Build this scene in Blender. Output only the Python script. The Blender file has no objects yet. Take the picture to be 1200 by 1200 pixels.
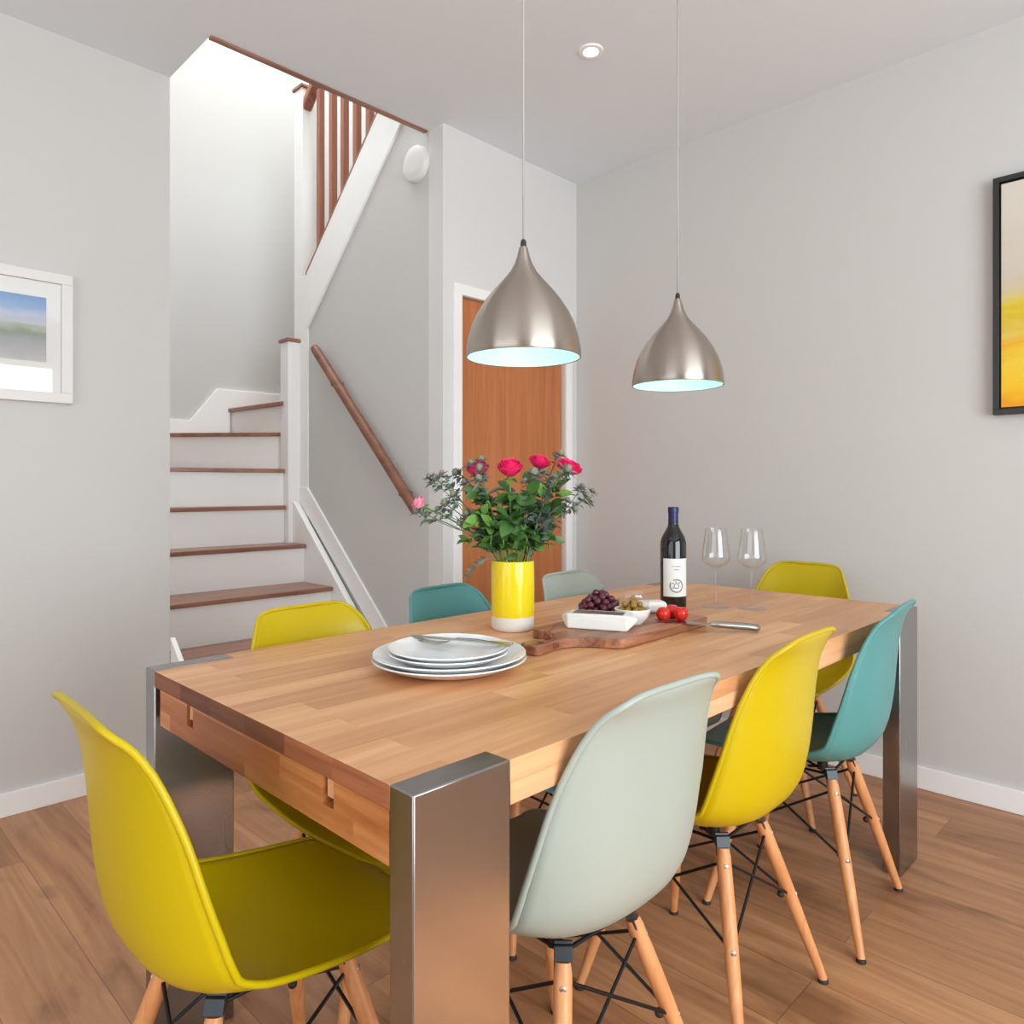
import bpy, bmesh, math, random
from mathutils import Vector, Matrix, Euler
R = math.radians
PI = math.pi
C = bpy.context.scene.collection
random.seed(7)

# ------------------------------------------------------------------ materials
def lin(c):
    out = []
    for v in c:
        v = v / 255.0
        out.append(v / 12.92 if v <= 0.04045 else ((v + 0.055) / 1.055) ** 2.4)
    return (*out, 1.0)

def new_mat(name):
    m = bpy.data.materials.new(name); m.use_nodes = True
    nt = m.node_tree; b = nt.nodes['Principled BSDF']
    return m, nt, b

def N(nt, kind, **kw):
    n = nt.nodes.new(kind)
    for k, v in kw.items():
        if k in n.inputs: n.inputs[k].default_value = v
        else: setattr(n, k, v)
    return n

def bump(nt, b, src, strength=0.1, dist=0.01):
    bp = N(nt, 'ShaderNodeBump'); bp.inputs['Strength'].default_value = strength
    bp.inputs['Distance'].default_value = dist
    nt.links.new(src, bp.inputs['Height']); nt.links.new(bp.outputs[0], b.inputs['Normal'])

def plain(name, col, rough=0.5, metal=0.0, var=0.0, scale=6.0, bumps=0.0, bscale=200, coat=0.0, spec=0.5, subsurf=0.0):
    m, nt, b = new_mat(name)
    b.inputs['Base Color'].default_value = lin(col)
    b.inputs['Roughness'].default_value = rough
    b.inputs['Metallic'].default_value = metal
    b.inputs['Coat Weight'].default_value = coat
    b.inputs['Specular IOR Level'].default_value = spec
    tc = N(nt, 'ShaderNodeTexCoord')
    n = N(nt, 'ShaderNodeTexNoise'); n.inputs['Scale'].default_value = scale
    n.inputs['Detail'].default_value = 4
    nt.links.new(tc.outputs['Object'], n.inputs['Vector'])
    if var > 0:
        mx = N(nt, 'ShaderNodeMix', data_type='RGBA')
        c = lin(col)
        mx.inputs[6].default_value = tuple(v * (1 - var) for v in c[:3]) + (1,)
        mx.inputs[7].default_value = tuple(min(1, v * (1 + var)) for v in c[:3]) + (1,)
        nt.links.new(n.outputs['Fac'], mx.inputs[0])
        nt.links.new(mx.outputs[2], b.inputs['Base Color'])
    if bumps > 0:
        n2 = N(nt, 'ShaderNodeTexNoise'); n2.inputs['Scale'].default_value = bscale
        nt.links.new(tc.outputs['Object'], n2.inputs['Vector'])
        bump(nt, b, n2.outputs['Fac'], bumps, 0.002)
    return m

def wood(name, base, dark, grain_axis='X', grain=1.0, brick=None, rot=0.0, rough=0.45, jitter=None, contrast=1.0, knots=0.0, coat=0.0, mortar=None, swz=None):
    """procedural timber: optional staves / planks (brick=(length,width)), streaky grain along the axis"""
    m, nt, b = new_mat(name)
    tc = N(nt, 'ShaderNodeTexCoord')
    mp = N(nt, 'ShaderNodeMapping'); mp.inputs['Rotation'].default_value = (0, 0, rot)
    if swz:
        sx = N(nt, 'ShaderNodeSeparateXYZ'); cx = N(nt, 'ShaderNodeCombineXYZ'); nt.links.new(tc.outputs['Object'], sx.inputs[0])
        for i, a in enumerate(swz): nt.links.new(sx.outputs[a], cx.inputs[i])
        nt.links.new(cx.outputs[0], mp.inputs['Vector'])
    else:
        nt.links.new(tc.outputs['Object'], mp.inputs['Vector'])
    ax = {'X': (1.6, 26, 26), 'Y': (26, 1.6, 26), 'Z': (26, 26, 1.6)}[grain_axis]
    mg = N(nt, 'ShaderNodeMapping'); mg.inputs['Scale'].default_value = tuple(v * grain for v in ax)
    nt.links.new(mp.outputs[0], mg.inputs['Vector'])
    vec = mg.outputs[0]
    col = None
    if brick:
        br = N(nt, 'ShaderNodeTexBrick')
        br.inputs['Scale'].default_value = 1.0
        br.inputs['Brick Width'].default_value = brick[0]
        br.inputs['Row Height'].default_value = brick[1]
        br.inputs['Mortar Size'].default_value = 0.0 if not mortar else mortar
        br.inputs['Mortar Smooth'].default_value = 0.1
        br.inputs['Bias'].default_value = 0.0
        br.offset = 0.37; br.offset_frequency = 2
        br.inputs['Color1'].default_value = (0, 0, 0, 1); br.inputs['Color2'].default_value = (1, 1, 1, 1)
        br.inputs['Mortar'].default_value = (0.0, 0.0, 0.0, 1)
        nt.links.new(mp.outputs[0], br.inputs['Vector'])
        # each stave gets its own slice of the grain
        sh = N(nt, 'ShaderNodeVectorMath', operation='MULTIPLY_ADD')
        nt.links.new(br.outputs['Color'], sh.inputs[0]); sh.inputs[1].default_value = (31.0, 17.0, 9.0)
        nt.links.new(mg.outputs[0], sh.inputs[2]); vec = sh.outputs[0]
    n1 = N(nt, 'ShaderNodeTexNoise'); n1.inputs['Scale'].default_value = 1.0; n1.inputs['Detail'].default_value = 7
    n1.inputs['Roughness'].default_value = 0.62; n1.inputs['Distortion'].default_value = 0.9
    nt.links.new(vec, n1.inputs['Vector'])
    rp = N(nt, 'ShaderNodeValToRGB')
    rp.color_ramp.elements[0].position = 0.33; rp.color_ramp.elements[1].position = 0.66
    rp.color_ramp.elements[0].color = lin(dark); rp.color_ramp.elements[1].color = lin(base)
    nt.links.new(n1.outputs['Fac'], rp.inputs[0])
    col = rp.outputs[0]
    if brick:
        hs = N(nt, 'ShaderNodeMix', data_type='RGBA', blend_type='MULTIPLY')
        hs.inputs[0].default_value = 1.0
        r2 = N(nt, 'ShaderNodeValToRGB')
        j0, j1 = jitter or ((205, 190, 178), (255, 255, 255))
        r2.color_ramp.elements[0].color = lin(j0); r2.color_ramp.elements[1].color = lin(j1)
        nt.links.new(br.outputs['Color'], r2.inputs[0])
        nt.links.new(col, hs.inputs[6]); nt.links.new(r2.outputs[0], hs.inputs[7]); col = hs.outputs[2]
        if mortar:
            mm = N(nt, 'ShaderNodeMix', data_type='RGBA')
            nt.links.new(br.outputs['Fac'], mm.inputs[0]); nt.links.new(col, mm.inputs[6])
            mm.inputs[7].default_value = tuple(v * 0.62 for v in lin(dark)[:3]) + (1,)
            col = mm.outputs[2]
    if knots > 0:
        ms = N(nt, 'ShaderNodeMapping'); s = {'X': (1.4, 4.2, 3), 'Y': (4.2, 1.4, 3), 'Z': (4, 4, 1.4)}[grain_axis]
        ms.inputs['Scale'].default_value = s
        nt.links.new(mp.outputs[0], ms.inputs['Vector'])
        v = N(nt, 'ShaderNodeTexNoise'); v.inputs['Scale'].default_value = 1.3; v.inputs['Detail'].default_value = 5; v.inputs['Distortion'].default_value = 1.6
        nt.links.new(ms.outputs[0], v.inputs['Vector'])
        r3 = N(nt, 'ShaderNodeValToRGB')
        r3.color_ramp.elements[0].position = 0.30; r3.color_ramp.elements[1].position = 0.46
        r3.color_ramp.elements[0].color = (1 - knots, 1 - knots * 1.05, 1 - knots * 1.1, 1); r3.color_ramp.elements[1].color = (1, 1, 1, 1)
        nt.links.new(v.outputs['Fac'], r3.inputs[0])
        k = N(nt, 'ShaderNodeMix', data_type='RGBA', blend_type='MULTIPLY'); k.inputs[0].default_value = 1
        nt.links.new(col, k.inputs[6]); nt.links.new(r3.outputs[0], k.inputs[7]); col = k.outputs[2]
    nt.links.new(col, b.inputs['Base Color'])
    b.inputs['Roughness'].default_value = rough
    b.inputs['Coat Weight'].default_value = coat
    b.inputs['Coat Roughness'].default_value = 0.25
    bump(nt, b, n1.outputs['Fac'], 0.06, 0.003)
    return m

def steel(name, col, rough, axis='Z', aniso=0.5):
    m, nt, b = new_mat(name)
    b.inputs['Metallic'].default_value = 1.0
    b.inputs['Base Color'].default_value = lin(col)
    b.inputs['Anisotropic'].default_value = aniso
    tc = N(nt, 'ShaderNodeTexCoord'); mp = N(nt, 'ShaderNodeMapping')
    mp.inputs['Scale'].default_value = {'Z': (150, 150, 2.5), 'H': (3, 3, 260)}[axis]
    nt.links.new(tc.outputs['Object'], mp.inputs['Vector'])
    n = N(nt, 'ShaderNodeTexNoise'); n.inputs['Scale'].default_value = 1; n.inputs['Detail'].default_value = 3
    nt.links.new(mp.outputs[0], n.inputs['Vector'])
    big = N(nt, 'ShaderNodeTexNoise'); big.inputs['Scale'].default_value = 9; big.inputs['Detail'].default_value = 5
    nt.links.new(tc.outputs['Object'], big.inputs['Vector'])
    mr = N(nt, 'ShaderNodeMapRange'); mr.inputs['To Min'].default_value = rough * 0.75; mr.inputs['To Max'].default_value = rough * 1.35
    ad = N(nt, 'ShaderNodeMath', operation='ADD'); nt.links.new(n.outputs['Fac'], ad.inputs[0]); nt.links.new(big.outputs['Fac'], ad.inputs[1])
    hf = N(nt, 'ShaderNodeMath', operation='MULTIPLY'); nt.links.new(ad.outputs[0], hf.inputs[0]); hf.inputs[1].default_value = 0.5
    nt.links.new(hf.outputs[0], mr.inputs[0]); nt.links.new(mr.outputs[0], b.inputs['Roughness'])
    bump(nt, b, n.outputs['Fac'], 0.02 if axis == 'Z' else 0.006, 0.001)
    return m

M = {}
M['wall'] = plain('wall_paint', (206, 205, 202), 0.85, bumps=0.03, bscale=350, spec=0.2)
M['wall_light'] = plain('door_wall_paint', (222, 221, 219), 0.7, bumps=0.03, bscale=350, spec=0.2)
M['ceiling'] = plain('ceiling_paint', (230, 236, 240), 0.9, bumps=0.02, bscale=300, spec=0.1)
M['white'] = plain('satin_white_paint', (246, 246, 244), 0.45, bumps=0.02, bscale=120)
M['floor'] = wood('oak_floor', (212, 162, 118), (172, 122, 84), 'X', 0.75, brick=(1.9, 0.19), rot=R(90), rough=0.42,
                  jitter=((215, 203, 194), (255, 250, 246)), knots=0.40, mortar=0.0012)
M['top'] = wood('oiled_butcher_block', (240, 190, 142), (214, 156, 108), 'X', 0.8, brick=(0.43, 0.062), rough=0.36,
                jitter=((228, 212, 200), (255, 252, 248)))
M['endgrain'] = wood('end_staves', (190, 126, 90), (142, 84, 58), 'X', 1.0, brick=(0.13, 0.5), swz='YZX', rough=0.5,
                     jitter=((178, 160, 155), (255, 245, 236)))
M['rail'] = wood('rail_staves', (226, 166, 108), (186, 118, 66), 'X', 0.9, brick=(0.31, 0.0345), swz='YZX', rough=0.42, jitter=((205, 170, 150), (255, 250, 244)))
M['railx'] = wood('rail_staves_long', (232, 180, 134), (208, 150, 106), 'X', 0.8, rough=0.42)
M['darkwood'] = wood('stained_stair_wood', (166, 118, 94), (128, 84, 66), 'X', 1.0, rough=0.4, coat=0.2)
M['railwood'] = wood('handrail_wood', (142, 94, 70), (112, 70, 50), 'Y', 1.2, rough=0.5)
M['redwood'] = wood('baluster_wood', (176, 116, 92), (146, 88, 68), 'Z', 1.2, rough=0.42)
M['door'] = wood('door_veneer', (202, 128, 76), (180, 106, 60), 'Z', 0.9, rough=0.4)
M['beech'] = wood('beech_leg', (226, 162, 108), (204, 136, 84), 'Z', 1.6, rough=0.42)
M['board'] = wood('acacia_board', (190, 130, 96), (108, 64, 46), 'X', 1.3, rough=0.4)
M['steel'] = steel('brushed_steel', (160, 158, 158), 0.24, 'Z', 0.3)
M['nickel'] = steel('brushed_nickel', (180, 170, 160), 0.32, 'H', 0.7)
_nt = M['nickel'].node_tree; _tg = _nt.nodes.new('ShaderNodeTangent'); _tg.direction_type = 'RADIAL'; _tg.axis = 'Z'
_nt.links.new(_tg.outputs[0], _nt.nodes['Principled BSDF'].inputs['Tangent']); _nt.nodes['Principled BSDF'].inputs['Anisotropic'].default_value = .85; _nt.nodes['Principled BSDF'].inputs['Anisotropic Rotation'].default_value = .25
M['chrome'] = plain('polished_steel', (176, 174, 170), 0.24, 1.0)
M['bolt'] = plain('zinc_bolt', (190, 186, 180), 0.3, 1.0)
M['blackmetal'] = plain('black_wire', (20, 19, 19), 0.4, 0.3)
M['bracket'] = plain('dark_bracket_steel', (62, 66, 70), 0.42, 0.6)
M['rubber'] = plain('rubber', (40, 36, 34), 0.6)
M['yellow'] = plain('yellow_plastic', (194, 170, 0), 0.36, bumps=0.01, bscale=500, spec=0.4)
M['mint'] = plain('mint_plastic', (162, 171, 161), 0.38, bumps=0.01, bscale=500, spec=0.4)
M['teal'] = plain('teal_plastic', (84, 146, 145), 0.38, bumps=0.01, bscale=500, spec=0.4)
M['plate'] = plain('glazed_stoneware', (238, 240, 240), 0.16, spec=0.6)
M['plate_blue'] = plain('unglazed_foot', (150, 165, 174), 0.45)
M['vase_y'] = plain('yellow_glaze', (234, 208, 28), 0.14, spec=0.5)
M['vase_w'] = plain('bare_ceramic', (226, 222, 214), 0.6)
M['shade_in'] = plain('enamel_inner', (196, 238, 230), 0.35)
M['black'] = plain('black_frame_paint', (42, 40, 36), 0.4)
M['mat'] = plain('picture_mount', (244, 244, 240), 0.8)
M['framewhite'] = plain('white_picture_frame', (226, 225, 222), 0.5)
M['plastic'] = plain('white_plastic', (226, 225, 222), 0.4)
M['cord'] = plain('grey_flex', (178, 176, 172), 0.5)
M['label'] = plain('paper_label', (226, 226, 222), 0.7)
M['ink'] = plain('grey_ink', (128, 132, 134), 0.7)
M['foil'] = plain('navy_foil', (38, 40, 84), 0.35, 0.3)
M['paper'] = plain('wrapping_paper', (230, 228, 222), 0.55, bumps=0.3, bscale=60)
M['tomato'] = plain('tomato_skin', (214, 34, 22), 0.15, var=0.1)
M['tomflesh'] = plain('tomato_cut', (236, 150, 128), 0.3)
M['grape'] = plain('grape_skin', (92, 34, 50), 0.28, var=0.35, scale=40, spec=0.6)
M['olive'] = plain('olive_skin', (148, 116, 44), 0.3, var=0.2, scale=60)
M['olive_dark'] = plain('dark_olive_skin', (84, 58, 34), 0.3)
M['stem'] = plain('stem_green', (96, 138, 52), 0.5)
M['thstem'] = plain('thistle_stem', (112, 128, 96), 0.6)
M['leaf'] = plain('rose_leaf', (66, 106, 46), 0.42, var=0.35, scale=30)
M['leafl'] = plain('fresh_leaf', (104, 146, 64), 0.45, var=0.25, scale=30)
M['thleaf'] = plain('sea_holly_bract', (108, 122, 126), 0.6, var=0.3, scale=60)
M['thgreen'] = plain('sea_holly_leaf', (92, 110, 98), 0.5, var=0.3, scale=40)
M['thhead'] = plain('sea_holly_cone', (132, 134, 112), 0.7, var=0.35, scale=260, bumps=0.5, bscale=500)
M['pink'] = plain('pink_petal', (246, 46, 112), 0.5, var=0.18, scale=40)
M['pinkl'] = plain('pale_pink_petal', (248, 160, 186), 0.5, var=0.15, scale=40)
M['leather'] = plain('leather_thong', (128, 76, 52), 0.6)

def glass_mat(name, col=(1, 1, 1, 1), ior=1.45):
    m, nt, b = new_mat(name)
    b.inputs['Base Color'].default_value = col
    b.inputs['Transmission Weight'].default_value = 1.0
    b.inputs['Roughness'].default_value = 0.0
    b.inputs['IOR'].default_value = ior
    return m
M['glass'] = None
M['bottle'] = plain('dark_wine_glass', (18, 16, 14), 0.06, spec=0.6, coat=0.1)

def pane_mat():
    m, nt, b = new_mat('picture_glazing')
    for n in list(nt.nodes):
        if n.type != 'OUTPUT_MATERIAL': nt.nodes.remove(n)
    out = nt.nodes[0]
    t = N(nt, 'ShaderNodeBsdfTransparent'); g = N(nt, 'ShaderNodeBsdfGlossy'); g.inputs['Roughness'].default_value = 0.01
    lw = N(nt, 'ShaderNodeLayerWeight'); lw.inputs['Blend'].default_value = .5
    pw = N(nt, 'ShaderNodeMath', operation='POWER'); nt.links.new(lw.outputs['Facing'], pw.inputs[0]); pw.inputs[1].default_value = 3.2
    f = N(nt, 'ShaderNodeMath', operation='MULTIPLY_ADD'); nt.links.new(pw.outputs[0], f.inputs[0]); f.inputs[1].default_value = .75; f.inputs[2].default_value = .05
    mx = N(nt, 'ShaderNodeMixShader')
    nt.links.new(f.outputs[0], mx.inputs[0]); nt.links.new(t.outputs[0], mx.inputs[1]); nt.links.new(g.outputs[0], mx.inputs[2])
    nt.links.new(mx.outputs[0], out.inputs['Surface'])
    return m
M['pane'] = pane_mat()
M['glass'] = pane_mat(); M['glass'].name = 'thin_clear_glass'; M['glass'].node_tree.nodes['Glossy BSDF'].inputs['Roughness'].default_value = .0

def emit(name, col, s):
    m, nt, b = new_mat(name)
    b.inputs['Emission Color'].default_value = lin(col); b.inputs['Emission Strength'].default_value = s
    b.inputs['Base Color'].default_value = lin(col)
    return m
M['lamp'] = emit('lit_downlight', (255, 250, 240), 14)
M['bulb'] = emit('lit_bulb', (250, 250, 246), 3)

def art_mat(name, stops, axis_scale, noise_scale, amt, streak=(1, 1, 1)):
    """painted bands running up the local Z axis (0..1) broken up by brushwork noise"""
    m, nt, b = new_mat(name)
    tc = N(nt, 'ShaderNodeTexCoord')
    sp = N(nt, 'ShaderNodeSeparateXYZ'); nt.links.new(tc.outputs['Object'], sp.inputs[0])
    mp = N(nt, 'ShaderNodeMapping'); mp.inputs['Scale'].default_value = streak
    nt.links.new(tc.outputs['Object'], mp.inputs['Vector'])
    n = N(nt, 'ShaderNodeTexNoise'); n.inputs['Scale'].default_value = noise_scale; n.inputs['Detail'].default_value = 6
    n.inputs['Distortion'].default_value = 0.8
    nt.links.new(mp.outputs[0], n.inputs['Vector'])
    a = N(nt, 'ShaderNodeMath', operation='MULTIPLY'); nt.links.new(sp.outputs['Z'], a.inputs[0]); a.inputs[1].default_value = 1.0 / axis_scale
    s = N(nt, 'ShaderNodeMath', operation='MULTIPLY_ADD'); nt.links.new(n.outputs['Fac'], s.inputs[0]); s.inputs[1].default_value = amt
    s.inputs[2].default_value = -amt * 0.5
    ad = N(nt, 'ShaderNodeMath', operation='ADD'); nt.links.new(a.outputs[0], ad.inputs[0]); nt.links.new(s.outputs[0], ad.inputs[1])
    rp = N(nt, 'ShaderNodeValToRGB'); cr = rp.color_ramp
    while len(cr.elements) > 1: cr.elements.remove(cr.elements[0])
    cr.elements[0].position = stops[0][0]; cr.elements[0].color = lin(stops[0][1])
    for p, c in stops[1:]:
        e = cr.elements.new(p); e.color = lin(c)
    nt.links.new(ad.outputs[0], rp.inputs[0]); nt.links.new(rp.outputs[0], b.inputs['Base Color'])
    b.inputs['Roughness'].default_value = 0.7
    return m

# ------------------------------------------------------------------ geometry helpers
def box(bm, x0, x1, y0, y1, z0, z1, mtx=None, mi=0):
    vs = [bm.verts.new(v) for v in ((x0,y0,z0),(x1,y0,z0),(x1,y1,z0),(x0,y1,z0),(x0,y0,z1),(x1,y0,z1),(x1,y1,z1),(x0,y1,z1))]
    if mtx is not None:
        for v in vs: v.co = mtx @ v.co
    for f in ((0,3,2,1),(4,5,6,7),(0,1,5,4),(1,2,6,5),(2,3,7,6),(3,0,4,7)):
        bm.faces.new([vs[i] for i in f]).material_index = mi
    return bm

def prism(bm, pts, axis, a0, a1):
    """extrude a 2-D polygon (in the plane across axis) between a0 and a1"""
    def P(p, a):
        return {'X': (a, p[0], p[1]), 'Y': (p[0], a, p[1]), 'Z': (p[0], p[1], a)}[axis]
    b0 = [bm.verts.new(P(p, a0)) for p in pts]; b1 = [bm.verts.new(P(p, a1)) for p in pts]
    n = len(pts)
    bm.faces.new(b0); bm.faces.new(b1[::-1])
    for i in range(n):
        bm.faces.new((b0[i], b0[(i+1) % n], b1[(i+1) % n], b1[i]))
    bmesh.ops.recalc_face_normals(bm, faces=bm.faces[:])
    return bm

def lathe(bm, prof, segs=48, center=(0,0), mtx=None):
    """revolve (r,z) profile; r=0 ends close to a point"""
    rings = []
    for r, z in prof:
        if r <= 1e-6: rings.append([bm.verts.new((center[0], center[1], z))])
        else: rings.append([bm.verts.new((center[0] + r*math.cos(2*PI*i/segs), center[1] + r*math.sin(2*PI*i/segs), z)) for i in range(segs)])
    for a, b in zip(rings, rings[1:]):
        if len(a) == 1 and len(b) == 1: continue
        for i in range(segs):
            j = (i+1) % segs
            if len(a) == 1: bm.faces.new((a[0], b[j], b[i]))
            elif len(b) == 1: bm.faces.new((a[i], a[j], b[0]))
            else: bm.faces.new((a[i], a[j], b[j], b[i]))
    if mtx is not None:
        for rg in rings:
            for v in rg: v.co = mtx @ v.co
    bmesh.ops.recalc_face_normals(bm, faces=bm.faces[:])
    return bm

def tube(bm, pts, rad, segs=8, cap=True, closed=False):
    pts = [Vector(p) for p in pts]; n = len(pts)
    if not hasattr(rad, '__len__'): rad = [rad]*n
    rings = []; up = Vector((0.03, 0.02, 1)).normalized(); prev = None
    for i, p in enumerate(pts):
        if closed: d = pts[(i+1) % n] - pts[i-1]
        elif i == 0: d = pts[1]-p
        elif i == n-1: d = p-pts[i-1]
        else: d = (pts[i+1]-p).normalized() + (p-pts[i-1]).normalized()
        d.normalize()
        if prev is None:
            a = d.cross(up)
            if a.length < 1e-3: a = d.cross(Vector((1,0,0)))
            a.normalize()
        else:
            a = prev - d*prev.dot(d)
            a.normalize()
        prev = a; b = d.cross(a)
        rings.append([bm.verts.new(p + (a*math.cos(2*PI*k/segs) + b*math.sin(2*PI*k/segs))*rad[i]) for k in range(segs)])
    pairs = list(zip(rings, rings[1:])) + ([(rings[-1], rings[0])] if closed else [])
    for r0, r1 in pairs:
        for k in range(segs):
            bm.faces.new((r0[k], r0[(k+1) % segs], r1[(k+1) % segs], r1[k]))
    if cap and not closed:
        bm.faces.new(rings[0][::-1]); bm.faces.new(rings[-1])
    return bm

def ico(bm, c, r, sub=2, scale=(1,1,1), rot=None):
    m = Matrix.Translation(c) @ (rot.to_matrix().to_4x4() if rot else Matrix.Identity(4)) @ Matrix.Diagonal((*[r*s for s in scale], 1))
    bmesh.ops.create_icosphere(bm, subdivisions=sub, radius=1.0, matrix=m)
    return bm

def obj(name, bm, mat, parent=None, smooth=None, bevel=0.0, segs=2, loc=None):
    bmesh.ops.recalc_face_normals(bm, faces=bm.faces[:])
    me = bpy.data.meshes.new(name); bm.to_mesh(me); bm.free()
    for mm in (mat if isinstance(mat, (list, tuple)) else [mat]): me.materials.append(mm)
    o = bpy.data.objects.new(name, me); C.objects.link(o)
    if parent: o.parent = parent
    if loc is not None: o.location = loc
    if smooth is not None:
        for p in me.polygons: p.use_smooth = True
        if smooth is not True:
            me.set_sharp_from_angle(angle=R(smooth))
    if bevel > 0:
        b = o.modifiers.new('bevel', 'BEVEL'); b.width = bevel; b.segments = segs; b.limit_method = 'ANGLE'; b.angle_limit = R(40)
        for p in me.polygons: p.use_smooth = True
        me.set_sharp_from_angle(angle=R(35))
    return o

def thing(name, label, cat, loc=(0,0,0), rotz=0.0, group=None):
    o = bpy.data.objects.new(name, None); C.objects.link(o); o.empty_display_size = 0.05
    o.location = loc; o.rotation_euler = (0, 0, rotz); o['label'] = label; o['category'] = cat
    if group: o['group'] = group
    return o
def tag(o, label, cat, group=None):
    o['label'] = label; o['category'] = cat
    if group: o['group'] = group
    return o
def struct(name, bm, mat, **k):
    o = obj(name, bm, mat, **k); o['kind'] = 'structure'; return o

def dup(root, loc, rotz, label, group=None):
    r = root.copy(); C.objects.link(r); r.location = loc; r.rotation_euler = (0, 0, rotz); r['label'] = label
    if group: r['group'] = group
    for ch in list(root.children):
        c = ch.copy(); C.objects.link(c); c.parent = r
        for g in ch.children:
            d = g.copy(); C.objects.link(d); d.parent = c
    return r

B = bmesh.new
# ------------------------------------------------------------------ key dimensions
L, W, H = 1.91, 0.874, 0.76           # table
XR, YL, YD, XS, XP, ZC = 2.487, 2.30, 1.814, 1.562, 0.573, 2.735
XB, YB = -2.9, -3.0                    # walls behind the camera
YT = 1.918                             # edge of the ceiling opening

# ------------------------------------------------------------------ setting
bm = B(); box(bm, XB-.1, XR+.1, YB-.1, 3.8, -.1, 0); struct('floor', bm, M['floor'])
bm = B()
prism(bm, [(XB-.1, YB-.1), (XR+.1, YB-.1), (XR+.1, YT), (XP, YT), (XP, YL+.12), (XB-.1, YL+.12)], 'Z', ZC, ZC+.26)
struct('ceiling', bm, M['ceiling'])
bm = B(); box(bm, XB-.1, XP, YL, YL+.12, 0, ZC); struct('wall_left', bm, M['wall'])
bm = B(); box(bm, XR, XR+.1, YB-.1, YD+.1, 0, ZC); struct('wall_right', bm, M['wall'])
# wall with the cupboard door
DX0, DX1, DZ = 1.667, 2.390, 1.990
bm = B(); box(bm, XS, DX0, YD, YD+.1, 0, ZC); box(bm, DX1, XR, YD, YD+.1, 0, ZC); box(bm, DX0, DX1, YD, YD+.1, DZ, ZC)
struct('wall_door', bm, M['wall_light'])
d = struct('door_1', box(B(), DX0+.003, DX1-.003, YD+.018, YD+.058, .005, DZ-.004), M['door'], bevel=.001)
bm = B()
box(bm, DX0-.048, DX0, YD-.014, YD, 0, DZ+.05); box(bm, DX1, DX1+.048, YD-.014, YD, 0, DZ+.05); box(bm, DX0, DX1, YD-.014, YD, DZ, DZ+.05)
o = obj('door_frame', bm, M['white'], parent=d, bevel=.003)
bm = B()
box(bm, DX0-.001, DX0+.0, YD, YD+.1, 0, DZ)
box(bm, DX0, DX0+.012, YD+.06, YD+.085, 0, DZ); box(bm, DX1-.012, DX1, YD+.06, YD+.085, 0, DZ); box(bm, DX0, DX1, YD+.06, YD+.085, DZ-.012, DZ)
obj('door_stop', bm, M['white'], parent=d)
# back of room with windows (behind the camera)
def wall_with_window(name, axis, a, out, u0, u1, w0, w1, z0, z1, mat):
    bm = B()
    def bx(ua, ub, za, zb):
        if axis == 'Y': box(bm, ua, ub, min(a, a+out), max(a, a+out), za, zb)
        else: box(bm, min(a, a+out), max(a, a+out), ua, ub, za, zb)
    bx(u0, w0, 0, ZC); bx(w1, u1, 0, ZC); bx(w0, w1, 0, z0); bx(w0, w1, z1, ZC)
    struct(name, bm, mat)
wall_with_window('wall_back', 'Y', YB, -.1, XB-.1, XR+.1, -1.4, 1.46, .35, 2.33, M['wall'])
wall_with_window('wall_near', 'X', XB, -.1, YB, YL+.12, -1.9, 1.3, .35, 2.60, M['wall'])
def window_frame(name, axis, a, w0, w1, z0, z1, n):
    bm = B(); t = .05
    def bx(ua, ub, za, zb):
        if axis == 'Y': box(bm, ua, ub, a-.06, a-.02, za, zb)
        else: box(bm, a-.06, a-.02, ua, ub, za, zb)
    bx(w0, w0+t, z0, z1); bx(w1-t, w1, z0, z1); bx(w0+t, w1-t, z0, z0+t); bx(w0+t, w1-t, z1-t, z1)
    for k in range(1, n):
        c = w0 + (w1-w0)*k/n; bx(c-.02, c+.02, z0+t, z1-t)
    struct(name, bm, M['white'])
window_frame('window_1', 'Y', YB, -1.4, 1.46, .35, 2.33, 3)
window_frame('window_2', 'X', XB, -1.9, 1.3, .35, 2.60, 3)

# baseboards
def skirt(name, bm): return struct(name, bm, M['white'], bevel=.002)
skirt('baseboard_left', box(B(), XB, XP, YL-.015, YL, 0, .08))
skirt('baseboard_right', box(B(), XR-.015, XR, YB, YD, 0, .08))
bm = B(); box(bm, XS, DX0-.048, YD-.015, YD, 0, .08); box(bm, DX1+.048, XR-.015, YD-.015, YD, 0, .08)
skirt('baseboard_door', bm)

# stairwell shell
ZT = 4.9
struct('wall_stairwell_back', box(B(), XP-.12, XR+.1, 3.70, 3.80, 0, ZT), M['wall'])
struct('wall_stairwell_left', box(B(), XP-.12, XP, YL+.12, 3.70, 0, ZT), M['wall'])
struct('wall_stairwell_right', box(B(), XR, XR+.1, YD+.1, 3.70, 0, ZT), M['wall'])
struct('wall_landing', box(B(), XP-.12, XR+.1, 1.0, 1.1, ZC+.26, ZT), M['wall'])
struct('wall_landing_left', box(B(), XP-.12, XP, 1.1, YL+.12, ZC+.26, ZT), M['wall'])
struct('wall_landing_right', box(B(), XR, XR+.1, 1.1, YD+.1, ZC+.26, ZT), M['wall'])
struct('ceiling_stairwell', box(B(), XP-.12, XR+.1, 1.0, 3.80, ZT, ZT+.1), M['ceiling'])
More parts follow.
